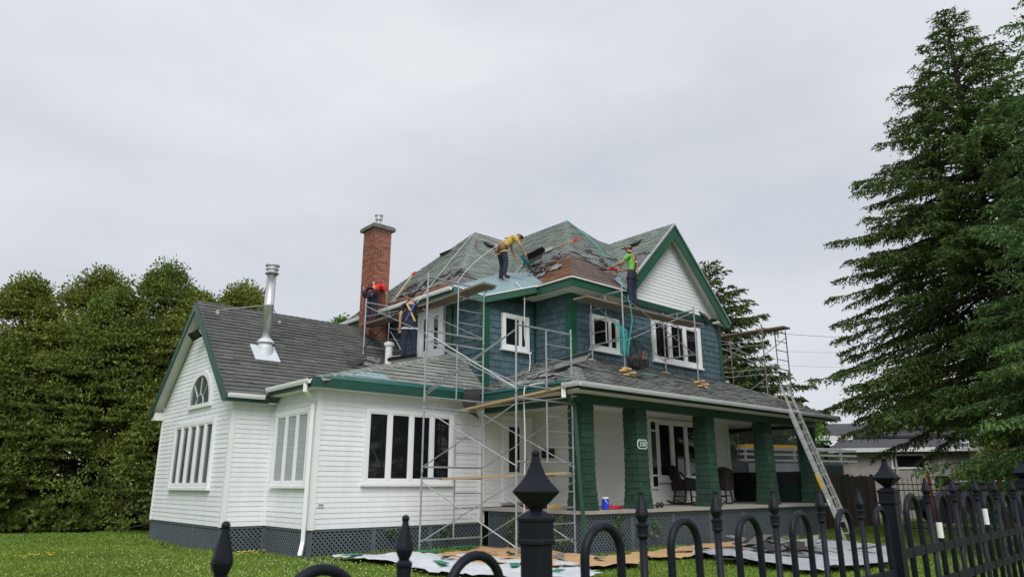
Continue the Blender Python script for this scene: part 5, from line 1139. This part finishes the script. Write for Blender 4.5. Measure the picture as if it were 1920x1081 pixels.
# man in green on the plank before the gable, facing the roof
person((14.42,11.42,5.88), R(14), stand(elL=(-.30,.16,1.22), wrL=(-.20,.40,1.20), haL=(-.17,.50,1.20), elR=(.28,.14,1.18), wrR=(.10,.38,1.14), haR=(.03,.46,1.13), head=(-.02,.05,1.64)),
       'man in green T-shirt and jeans with orange harness standing on the plank before the gable', 'shirt_green', hat='cap_tan', straps=['strap_orange','black_bag'], sleeve=.6)
t = thing('nail_gun', (14.15,11.9,7.0), 'red nail gun held by the man in green', 'nail gun')
MB().tube([(14.24,11.78,7.02),(14.10,12.0,7.04)], [.04,.035], 10).build('magazine', 'red_plastic', t); MB().tube([(14.10,12.0,7.04),(14.02,12.12,7.04)], .03, 8).build('head', 'black_plastic', t); MB().tube([(14.24,11.78,7.02),(14.26,11.80,6.90)], .022, 8).build('handle', 'red_plastic', t)
m = MB(); m.poly([(14.45,11.66,6.47),(14.75,11.72,6.50),(14.62,12.05,6.95),(14.35,12.0,6.82)], .01); tag(m.build('underlay_flap', 'membrane_pale'), 'pale blue underlay flap in the valley beside the man in green', 'underlay')
# ------------------------------------------------------------------ vegetation
def leafcards(c, d, s, L, W_, bend=0.):
    """quads: centres c, long axis d, side axis s (all (n,3)), length L and width W_ (n,)"""
    a = d*L[:,None]/2; b = s*W_[:,None]/2; n = len(c)
    v = np.stack([c-a-b*.35, c-a*.2-b, c+a, c-a*.2+b], 1).reshape(-1,3); f = np.arange(4*n).reshape(n,4); return v, f
def unit(a): return a/np.maximum(np.linalg.norm(a, axis=1, keepdims=True), 1e-9)
def branches_mesh(name, segs, mat, parent, n=5):
    m = MB()
    for pts_, rs in segs: m.tube(pts_, rs, n, False)
    return m.build(name, mat, parent, True)
def spruce(x, y, H, Rm_, mat, label, seed, z0=.6, step=.36, dens=1., droop=.55, group=None, card=.19, lean=(0,0), maxn=None, cone=.85, side=None):
    rs = np.random.RandomState(seed); t = thing('spruce_tree', (x,y,0), label, 'tree', group)
    top = V3(x+lean[0], y+lean[1], H); tr = [V3(x,y,-.1).lerp(top, i/8) for i in range(9)]; rad = [.016*H*(1-i/8)**.9+.02 for i in range(9)]
    MB().tube(tr, rad, 10).build('trunk', 'bark', t, True); segs = []; C, D, S, LL, WW = [], [], [], [], []
    z = z0
    while z < H-.15:
        f = (z-z0)/(H-z0); Lb = Rm_*(1-f)**cone*(.95 if f > .06 else .8)+.10; nb = 10 if f < .75 else 6; ph = rs.uniform(0, 6.28)
        for k in range(nb):
            az = ph+6.283*k/nb+rs.uniform(-.4,.4); L_ = Lb*rs.uniform(.60,1.08); 
            if rs.rand() < .08: continue
            base = np.array(tr[0].lerp(top, (z+rs.uniform(-.30,.30)*(1-f*.7))/H)); u = np.array([math.cos(az), math.sin(az), 0.])
            if side is not None and u @ side[0] < -.2: continue
            s0 = .35*f+rs.uniform(-.05,.15)-.10; dr = droop*(1-f*.6)*rs.uniform(.75,1.25)
            ts = np.linspace(0, 1, max(4, int(L_/.30)+2)); cl = base+np.outer(ts*L_, u); cl[:,2] += L_*(s0*ts-dr*ts**1.7+.28*dr*ts**4)
            cl += rs.normal(0, .02, cl.shape)*L_*.3*ts[:,None]
            segs.append(([V3(*q) for q in cl], list(np.linspace(.010*L_+.012, .006, len(cl)))))
            nt_ = max(4, int(L_/.095*dens*(1.45 if f < .5 else 1.))); tt = np.sqrt(rs.uniform(.03, 1, nt_)); sd_ = np.array([-u[1], u[0], 0.])
            for q in tt:
                i = min(int(q*(len(cl)-1)), len(cl)-2); w_ = q*(len(cl)-1)-i; b = cl[i]*(1-w_)+cl[i+1]*w_
                sgn = 1 if rs.rand() < .5 else -1; tl = (.24+.75*(1-q)*min(1, L_/2.4))*rs.uniform(.45,1.1)
                dv = u*rs.uniform(.35,.9)+sd_*sgn*rs.uniform(.35,1.0)+np.array([0,0,-rs.uniform(.15,1.15)*(1-f*.6)]); dv /= np.linalg.norm(dv)
                nc = max(3, int(tl/.055)); e = np.linspace(.1, 1, nc); pc = b+np.outer(e*tl, dv); pc[:,2] -= .25*(e*tl)**2
                C.append(pc+rs.normal(0,.018,pc.shape)); dd = dv+rs.normal(0,.55,(nc,3)); D.append(dd); S.append(rs.normal(0,1,(nc,3))); LL.append(rs.uniform(.6,1.2,nc)*card); WW.append(rs.uniform(.6,1.2,nc)*card*.30)
        z += step*(1-.45*f)
    C = np.concatenate(C); D = unit(np.concatenate(D)); S = np.concatenate(S); S = unit(S-D*np.sum(S*D,1,keepdims=True)); v, f = leafcards(C, D, S, np.concatenate(LL), np.concatenate(WW))
    npmesh('crown', v, f, mat, t); branches_mesh('limbs', segs, 'bark', t, 4); return t, len(f)
def cedar(x, y, H, rx, mat, label, seed, n=26000, group=None, skirt=.3, leaf=.20, kind='cedar_tree', shape=.8, r2=None):
    """broad leafy crown: limbs plus many small sprays gathered in uneven clumps"""
    rs = np.random.RandomState(seed); t = thing(kind, (x,y,0), label, 'tree', group)
    MB().tube([(x,y,-.1),(x+.1,y,H*.3),(x-.05,y+.1,H*.85)], [.035*H*.6,.022*H*.6,.03], 8).build('trunk', 'bark', t, True)
    nc = 260; zz = rs.uniform(0, 1, nc)**.85; prof = np.where(zz < .25, .96+.04*zz/.25, np.clip(1-((zz-.25)/.75)**2.2, 0.02, 1)**shape); az = rs.uniform(0, 6.283, nc); rr = rx*prof*np.sqrt(rs.uniform(.25, 1.05, nc))
    cc = np.stack([x+rr*np.cos(az), y+rr*np.sin(az), skirt+zz*(H-skirt-.25)], 1); cr_ = rs.uniform(.35,1.0,nc)*rx*.29
    segs = []
    for i in range(0, nc, 2): a = V3(x, y, max(.2, cc[i,2]-.9)); b = V3(*cc[i]); segs.append(([a, a.lerp(b,.5)+V3(0,0,.1), b], [.05,.03,.01]))
    w_ = cr_**1.6; w_ /= w_.sum(); idx = rs.choice(nc, n, p=w_); dv = unit(rs.normal(0,1,(n,3))); dv[:,2] = np.abs(dv[:,2])*.6+dv[:,2]*.4; rad = cr_[idx]*rs.uniform(.35,1.1,n)**.6
    C = cc[idx]+dv*rad[:,None]*np.array([1,1,1.15]); C[:,2] = np.maximum(C[:,2], .08)
    D = unit(dv*.8+rs.normal(0,.55,(n,3))+np.array([0,0,.35])); S = rs.normal(0,1,(n,3)); S = unit(S-D*np.sum(S*D,1,keepdims=True))
    v, f = leafcards(C, D, S, rs.uniform(.5,1.25,n)*leaf, rs.uniform(.5,1.2,n)*leaf*.55); npmesh('crown', v, f, mat, t); branches_mesh('limbs', segs, 'bark', t, 4); return t
hg = 'tall hedge trees left of the wing'
LBL = ['tall cedar at the far left edge with a rounded golden top', 'broad cedar in the left hedge, second from the picture edge', 'tallest pointed cedar of the hedge beside the wing gable', 'cedar half hidden behind the wing roof', 'low dark cedar filling the hedge at the left edge', 'dense cedar between the two tallest hedge trees', 'cedar whose crown shows above the wing ridge']
def hp(d, r): p = FWD*d+RGT*r; return p.x, p.y
for i, (d, r, H, rx, mt) in enumerate([(24.5,-17.4,8.4,2.5,'cedar'), (25.5,-15.5,9.0,2.7,'cedar'), (25.5,-12.9,9.3,2.6,'cedar_dark'), (27,-10.6,9.1,2.4,'cedar'), (22.8,-17.0,6.0,2.4,'cedar_dark'), (24.4,-14.1,7.9,2.4,'cedar_dark'), (25.0,-11.4,8.0,2.3,'cedar')]):
    x_, y_ = hp(d, r); cedar(x_, y_, H, rx, mt, LBL[i], 100+i, 62000, hg, leaf=.13, skirt=.1)
for i, (d, r, H, rx) in enumerate([(23.2,-13.2,1.1,.8), (23.0,-14.9,1.1,.8)]):
    x_, y_ = hp(d, r); cedar(x_, y_, H, rx, 'cedar_dark', ['leafy shrub at the foot of the hedge near the gable', 'leafy shrub at the foot of the hedge near the picture edge'][i], 130+i, 5000, 'shrubs at the hedge foot', .05, .26, 'leafy_shrub')
x_, y_ = hp(23.4, -10.7); cedar(x_, y_, 4.6, 1.9, 'cedar_dark', 'low dense cedar at the back corner of the gable wall', 141, 22000, hg, .05, .13)
x_, y_ = hp(40, -9.9); cedar(x_, y_, 10.9, 1.8, 'broadleaf', 'distant light tree top behind the chimney eave', 140, 3000, None, 5, .3, 'leafy_tree')
# spruces on the right
x_, y_ = hp(19.0, 13.7); spruce(x_, y_, 15.8, 6.7, 'spruce_dark', 'tall dark spruce with ragged open branches right of the house', 201, 3.7, .32, 2.4, .36, card=.155, lean=(-.1,.1), cone=.92)
x_, y_ = hp(13.0, 12.7); spruce(x_, y_, 15.0, 5.5, 'spruce_blue', 'dense blue green spruce at the right picture edge, sweeping to the ground', 202, 1.1, .30, 1.8, .34, card=.14, cone=.88, side=(np.array([-RGT.x*.9-FWD.x*.3, -RGT.y*.9-FWD.y*.3, 0]),))
x_, y_ = hp(18.0, 17.2); spruce(x_, y_, 19.0, 4.6, 'spruce_dark', 'dark spruce behind the blue green one at the right edge', 203, 2.8, .42, 1.1, .42, card=.20)
x_, y_ = hp(32.9, 9.6); spruce(x_, y_, 12.0, 6.4, 'spruce_dark', 'spruce behind the house seen beyond the front gable', 204, 1.0, .40, 1.1, .32, card=.26, cone=.75)
x_, y_ = hp(38, 14.6); cedar(x_, y_, 5.7, 2.4, 'broadleaf', 'bright green leafy tree beyond the ladder top', 150, 9000, None, .8, .30, 'leafy_tree')
x_, y_ = hp(38, 22.5); cedar(x_, y_, 7.0, 3.6, 'cedar_dark', 'dark leafy tree beside the brick bungalow', 151, 9000, None, .3, .34, 'leafy_tree')
x_, y_ = hp(30, 22.0); cedar(x_, y_, 4.6, 3.0, 'cedar_dark', 'dark hedge bush behind the parked car', 152, 9000, None, .1, .30, 'leafy_tree')
x_, y_ = hp(46, 12.0); cedar(x_, y_, 8.0, 4.5, 'cedar_dark', 'distant dark trees seen through the porch screen', 153, 9000, None, .3, .40, 'leafy_tree')
# street trees behind the photographer, seen only in the window panes
st = cedar(*hp(-17, 1), 8.5, 3.4, 'cedar_dark', 'street tree across the road behind the photographer', 160, 6000, 'street trees across the road', 1.2, .42, 'street_tree')
for d, r in ((-19, -7), (-18, 9), (-16,-14), (-20, 17), (-12, -20)):
    o = copy_tree(st); x_, y_ = hp(d, r); o.location = (x_, y_, 0)
# climbing weeds on the lattice
def weed(p, U, label, seed, n=26, s=.3):
    rs = random.Random(seed); p, U = Vector(p), Vector(U); t = thing('weed', p, label, 'plant', 'weeds growing through the lattice'); m = MB(); nn = U.cross(Z)
    MB().tube([p, p+Z*s*.6+U*.05+nn*.04, p+Z*s*1.4-U*.03+nn*.05], .006, 5).build('stem', 'weed', t)
    for i in range(n):
        c_ = p+Z*rs.uniform(.0, s*1.6)+U*rs.gauss(0,.09)+nn*rs.uniform(.03,.10); a = V3(rs.uniform(-1,1),rs.uniform(-1,1),rs.uniform(-.6,.8)).normalized()*.055; b = a.cross(V3(rs.uniform(-1,1),rs.uniform(-1,1),1)).normalized()*.026; m.add([c_-a, c_+b, c_+a, c_-b], [(0,1,2,3)])
    m.build('leaves', 'weed', t)
weed((8.55,13.48,.34), X, 'weed poking through the lattice below the sunroom window', 1, 22, .12); weed((9.9,13.48,.25), X, 'weed poking through the lattice near the tower leg', 2, 18, .12)
weed((11.03,12.4,.1), -Y, 'weed climbing the porch side lattice in the shade', 3, 40, .4); weed((11.03,10.9,.1), -Y, 'weed climbing the lattice behind the green downspout', 4, 40, .45)
weed((12.05,10.26,.12), X, 'vine climbing the front lattice beside the corner', 5, 46, .42); weed((13.3,10.26,.3), X, 'vine on the front lattice below the number pillar', 6, 18, .25)
# ------------------------------------------------------------------ lawn: blades, clover and dandelions
rs = np.random.RandomState(8); N_ = 330000; uu = rs.uniform(-.80,.80,N_); dd = 3.4+(27-3.4)*rs.uniform(0,1,N_)**1.15
px = FWD.x*dd+RGT.x*uu*dd; py = FWD.y*dd+RGT.y*uu*dd
ok = ~(((px > 6.7) & (px < 21.4) & (py > 13.55)) | ((px > 5.8) & (py > 15.7) & (py < 20.6)) | ((px > 11.1) & (px < 21.4) & (py > 10.33)))
ok &= ~((px > 24.5) & (py > 3) & (py < 11) & (np.abs((px-22.5)*.33+(py-6.4)) < 1.5)); px, py, dd = px[ok], py[ok], dd[ok]; n = len(px)
h = rs.uniform(.018,.05,n)*(1+.35*np.sin(px*1.3)*np.sin(py*1.7)); near = ((np.abs(py-13.5) < .25) & (px > 6.5) & (px < 11)) | ((np.abs(px-5.74) < .3) & (py > 15.5)) | ((np.abs(py-10.25) < .25) & (px > 11)); h = np.where(near, h*2.2, h)
a = rs.uniform(0,6.283,n); w_ = rs.uniform(.004,.008,n)*(1+dd/9); lean = rs.normal(0,.35,(n,2))*h[:,None]
b0 = np.stack([px-np.cos(a)*w_, py-np.sin(a)*w_, np.zeros(n)], 1); b1 = np.stack([px+np.cos(a)*w_, py+np.sin(a)*w_, np.zeros(n)], 1); tp = np.stack([px+lean[:,0], py+lean[:,1], h], 1)
v = np.stack([b0,b1,tp], 1).reshape(-1,3); f = np.arange(3*n).reshape(n,3)
tag(npmesh('lawn_grass', v, f, 'grass'), 'mown green lawn grass around the house', 'grass', kind='stuff')
def flowers(name, mat, n, seed, pick, r0, label):
    rs = np.random.RandomState(seed); m_ = 0; P = []
    while len(P) < n:
        q = pick(rs); 
        if q: P.append(q)
    m = MB()
    for x_, y_ in P: hh = rs.uniform(.04,.08); m.lathe((x_,y_,hh), [(r0*.5,-.004),(r0,.004),(r0*.6,.014)], 6)
    return tag(m.build(name, mat), label, 'flowers', kind='stuff')
def pc(rs):
    c_ = [(5.9,11.4,.9),(4.6,12.6,1.0),(5.2,10.4,1.0),(6.4,12.4,.45),(3.0,16,1.4),(7.0,10.5,.5),(12.9,7.2,.4),(4.0,14.5,.9)][rs.randint(8)]; x_, y_ = rs.normal(c_[0],c_[2]), rs.normal(c_[1],c_[2]); return (x_, y_) if not (x_ > 6.6 and y_ > 13.4) and not (x_ > 5.6 and y_ > 15.5) else None
flowers('clover_flowers', 'clover', 420, 3, pc, .009, 'white clover flowers scattered over the lawn')
def pdn(rs):
    c_ = [(2.9,17.5,.35),(5.9,15.3,.25),(6.3,15.2,.2),(22,7.5,1.3)][rs.randint(4)]; x_, y_ = rs.normal(c_[0],c_[2]), rs.normal(c_[1],c_[2]*.6); return (x_, y_) if not (x_ > 6.6 and y_ > 13.4) and not (x_ > 5.7 and y_ > 15.55) else None
flowers('dandelion_flowers', 'dandelion', 80, 4, pdn, .016, 'yellow dandelion flowers near the wing wall')
# ------------------------------------------------------------------ right background: board fence, iron fence, bungalow, truck, car
wf = thing('board_fence', (26,11.6,0), 'dark brown board fence beyond the ladder', 'fence'); rng = random.Random(4)
A_, B_ = V3(22.6,11.6,0), V3(27.6,11.2,0); nb = 34
for i in range(nb):
    p = A_.lerp(B_, i/nb); q = A_.lerp(B_, (i+.93)/nb); hh = 1.72+rng.uniform(-.03,.03); d = (q-p); s_ = V3(d.y,-d.x,0).normalized(); m = MB(); m.frame(p+s_*rng.uniform(0,.02), d, s_*.022, Z*hh); m.build('board', 'fence_wood', wf)
for z in (.35, 1.4): MB().bar(A_+Z*z+Y*.04, B_+Z*z+Y*.04, .04, .09).build('rail', 'fence_wood', wf)
for i in range(4): p = A_.lerp(B_, i/3)+Y*.09; MB().box(p-V3(.05,.05,0), p+V3(.05,.05,1.78)).build('post', 'fence_wood', wf)
q0, q1 = hp(22.5, 11.6), hp(21, 20); bf = thing('thin_iron_fence', (*q0, 0), 'thin black iron fence along the neighbouring driveway', 'fence'); q0, q1 = V3(*q0,0), V3(*q1,0); nbar = 66
for i in range(nbar): p = q0.lerp(q1, i/(nbar-1)); MB().tube([p, p+Z*1.62], .009, 5).build('bar', 'black_iron', bf)
for z in (.15, 1.25, 1.42): MB().bar(q0+Z*z, q1+Z*z, .022, .03).build('rail', 'black_iron', bf)
# bungalow: local frame, front wall roughly across the view
def HP(d, r, z=0.): p = FWD*d+RGT*r; return V3(p.x, p.y, z)
bh_ = thing('brick_bungalow', HP(36,17), 'pale brick bungalow with dark roof beyond the board fence', 'house')
ax = (RGT*.96+FWD*-.28).normalized(); ay = V3(-ax.y, ax.x, 0); O = HP(33.5, 14.6)
def bq(name, u0, v0, z0, u1, v1, z1, mat, par=None): m = MB(); m.frame(O+ax*u0+ay*v0+Z*z0, ax*(u1-u0), ay*(v1-v0), Z*(z1-z0)); return m.build(name, mat, par or bh_)
def brickmat():
    m = bpy.data.materials.new('brick_far'); m.use_nodes = True; t = m.node_tree; b = t.nodes['Principled BSDF']; tcn = N(t,'ShaderNodeTexCoord'); mpn = N(t,'ShaderNodeMapping'); mpn.vector_type = 'TEXTURE'; mpn.inputs['Rotation'].default_value = (0,0,math.atan2(ax.y, ax.x)); cb = N(t,'ShaderNodeSeparateXYZ'); cm = N(t,'ShaderNodeCombineXYZ'); t.links.new(tcn.outputs['Object'], mpn.inputs[0]); t.links.new(mpn.outputs[0], cb.inputs[0]); t.links.new(cb.outputs[0], cm.inputs[0]); t.links.new(cb.outputs[2], cm.inputs[1])
    br = N(t,'ShaderNodeTexBrick'); br.inputs['Scale'].default_value = 1; br.inputs['Brick Width'].default_value = .24; br.inputs['Row Height'].default_value = .085; br.inputs['Mortar Size'].default_value = .010; br.inputs['Color1'].default_value = (.50,.46,.43,1); br.inputs['Color2'].default_value = (.40,.36,.34,1); br.inputs['Mortar'].default_value = (.22,.20,.19,1); t.links.new(cm.outputs[0], br.inputs['Vector']); t.links.new(br.outputs['Color'], b.inputs['Base Color']); b.inputs['Roughness'].default_value = .9; MATS['brick_far'] = m
brickmat()
bq('front_wall', .3,0,0,6.0,6,2.95,'brick_far'); bq('side_wall', -4,3.2,0,.29,9,3.7,'brick_far')
def broof(name, pts): m = MB(); m.poly([O+ax*a+ay*b+Z*c_ for a, b, c_ in pts], .12); return m.build(name, 'roof_far', bh_)
broof('roof', [(.0,-.4,3.0),(6.3,-.4,3.0),(5.2,3.2,3.66),(1.2,3.2,3.66)]); broof('roof', [(-4.4,2.8,3.75),(7,2.8,3.75),(7,6.5,4.65),(-4.4,6.5,4.65)])
bq('eave_trim', .0,-.46,2.84,6.3,-.40,3.02,'white_trim'); bq('eave_trim', -4.4,2.72,3.55,1.6,2.8,3.78,'white_trim')
wn = bq('window', 2.6,-.05,2.10,4.0,.02,2.75,'white_frame'); bq('pane', 2.7,-.07,2.20,3.9,-.04,2.67,'glass',wn); bq('letter_box', 4.3,-.12,1.45,4.9,-.01,1.80,'black_plastic'); bq('downpipe', 5.75,-.12,.2,5.92,-.02,3.1,'white_trim'); bq('downpipe', 2.75,-.10,.3,2.84,-.01,3.1,'brick_pale')
# contractor's trailer with ladders on the rack
tr_ = thing('work_truck', HP(27,11), 'dark work truck with white rack and ladders seen behind the porch', 'truck'); O = HP(25.5, 8.2); ax = (RGT*.93+FWD*.37).normalized(); ay = V3(-ax.y, ax.x, 0)
bq('cargo_box', 0,0,.40,4.5,2.0,2.20,'car_paint',tr_); bq('side_panel', .1,-.03,.8,3.2,-.005,2.15,'panel_lilac',tr_); bq('side_panel', 3.4,-.03,.8,4.4,-.005,2.1,'screen_green',tr_)
for z in (2.22, 2.42, 2.60): bq('rack_rail', -.3,-.03,z,5.2,.04,z+.07,'truck_white',tr_)
for u in (0, 1.1, 2.2, 3.3, 4.4): bq('rack_post', u,-.02,2.18,u+.07,.05,2.66,'truck_white',tr_)
for u in (.9, 3.6):
    for v in (-.02, 1.8): m = MB(); m.lathe(O+ax*u+ay*v+Z*.38, [(.2,-.0),(.37,.0),(.38,.03),(.38,.19),(.2,.22)], 20, ay); m.build('wheel', 'rubber', tr_)
lad_ = thing('ladder', HP(26,11,3), 'yellow ladder lying on top of the truck rack', 'ladder'); bq('rail', .3,.3,2.70,2.9,.36,2.82,'yellow_plastic',lad_); bq('rail', .3,.7,2.70,2.9,.76,2.82,'yellow_plastic',lad_)
for i in range(8): bq('rung', .4+i*.32,.36,2.74,.43+i*.32,.70,2.77,'yellow_plastic',lad_)
lad_ = thing('ladder', HP(26,13,3), 'aluminium ladder lying on top of the truck rack', 'ladder'); bq('rail', 1.0,1.0,2.70,5.6,1.06,2.79,'aluminium',lad_); bq('rail', 1.0,1.4,2.70,5.6,1.46,2.79,'aluminium',lad_)
for i in range(13): bq('rung', 1.2+i*.32,1.06,2.73,1.23+i*.32,1.40,2.76,'aluminium',lad_)
# parked dark car
cr_ = thing('parked_car', HP(28,18.3), 'dark parked car behind the thin iron fence', 'car'); O = HP(28.2, 15.6); ax = (RGT*.97-FWD*.2).normalized(); ay = V3(-ax.y, ax.x, 0)
prof = [(0,.45),(0,.85),(.25,.98),(1.05,1.05),(1.75,1.48),(3.2,1.52),(3.95,1.12),(4.5,1.02),(4.6,.75),(4.6,.45)]
def cprof(pr_, v0, v1, name, mat, par):
    k = len(pr_); vs_ = [O+ax*a+ay*v0+Z*b for a, b in pr_]+[O+ax*a+ay*v1+Z*b for a, b in pr_]; return fixn(mobj(name, vs_, [tuple(range(k)), tuple(reversed(range(k,2*k)))]+[(i,k+i,k+(i+1) % k,(i+1) % k) for i in range(k)], mat, par))
cprof(prof, 0, 1.75, 'body', 'car_paint', cr_); cprof([(1.25,1.08),(1.82,1.42),(2.45,1.44),(2.45,1.08)], -.01, 0, 'side_window', 'car_glass', cr_); cprof([(2.52,1.08),(2.52,1.44),(3.15,1.44),(3.7,1.12)], -.01, 0, 'side_window', 'car_glass', cr_)
for u in (.85, 3.7):
    for v in (-.02, 1.55): m = MB(); m.lathe(O+ax*u+ay*v+Z*.33, [(.18,0),(.32,0),(.33,.03),(.33,.2),(.18,.22)], 20, ay); wh = m.build('wheel', 'rubber', cr_)
bq('headlight', -.02,.1,.68,.05,.5,.82,'galv',cr_); bq('headlight', -.02,1.25,.68,.05,1.65,.82,'galv',cr_); bq('roof_rail', 1.9,.05,1.53,3.1,.10,1.58,'galv',cr_); bq('roof_rail', 1.9,1.6,1.53,3.1,1.65,1.58,'galv',cr_)
for i, (d, r) in enumerate(((24, 13.75), (22, 14.75))):
    p = HP(d, r); o = MB().bar(p, p+Z*(1.85 if i == 0 else 1.7)+RGT*-.08, .11, .05).build('marker_post', 'orange'); tag(o, ['orange marker post before the parked car', 'orange marker post under the blue green spruce'][i], 'post', 'orange marker posts')
p = HP(33.0, 15.9); t = thing('wheeled_bin', p, 'small blue object by the bungalow brick wall', 'bin'); m = MB(); m.frame(p+Z*.1, RGT*.4, FWD*.4, Z*1.55); m.build('bin_body', 'blue_plastic', t); m = MB(); m.frame(p+Z*1.66-RGT*.03-FWD*.03, RGT*.46, FWD*.46, Z*.06); m.build('lid', 'blue_plastic', t)
# overhead wires
def wire(name, a, b, sag, label, r=.012):
    pts_ = [a.lerp(b, i/14)-Z*sag*4*(i/14)*(1-i/14) for i in range(15)]; return tag(MB().tube(pts_, r, 5).build(name, 'wire'), label, 'wire', 'overhead wires right of the house')
wire('overhead_wire', HP(24,9.4,6.45), HP(34,26.5,8.9), .35, 'uppermost overhead wire running from the far scaffold into the spruces', .007); wire('overhead_wire', HP(44,16,9.6), HP(44,34,9.9), .3, 'middle thin overhead wire beyond the ladder', .007); wire('overhead_wire', HP(44,16,8.7), HP(44,34,8.9), .3, 'lowest thin overhead wire beyond the ladder', .007)
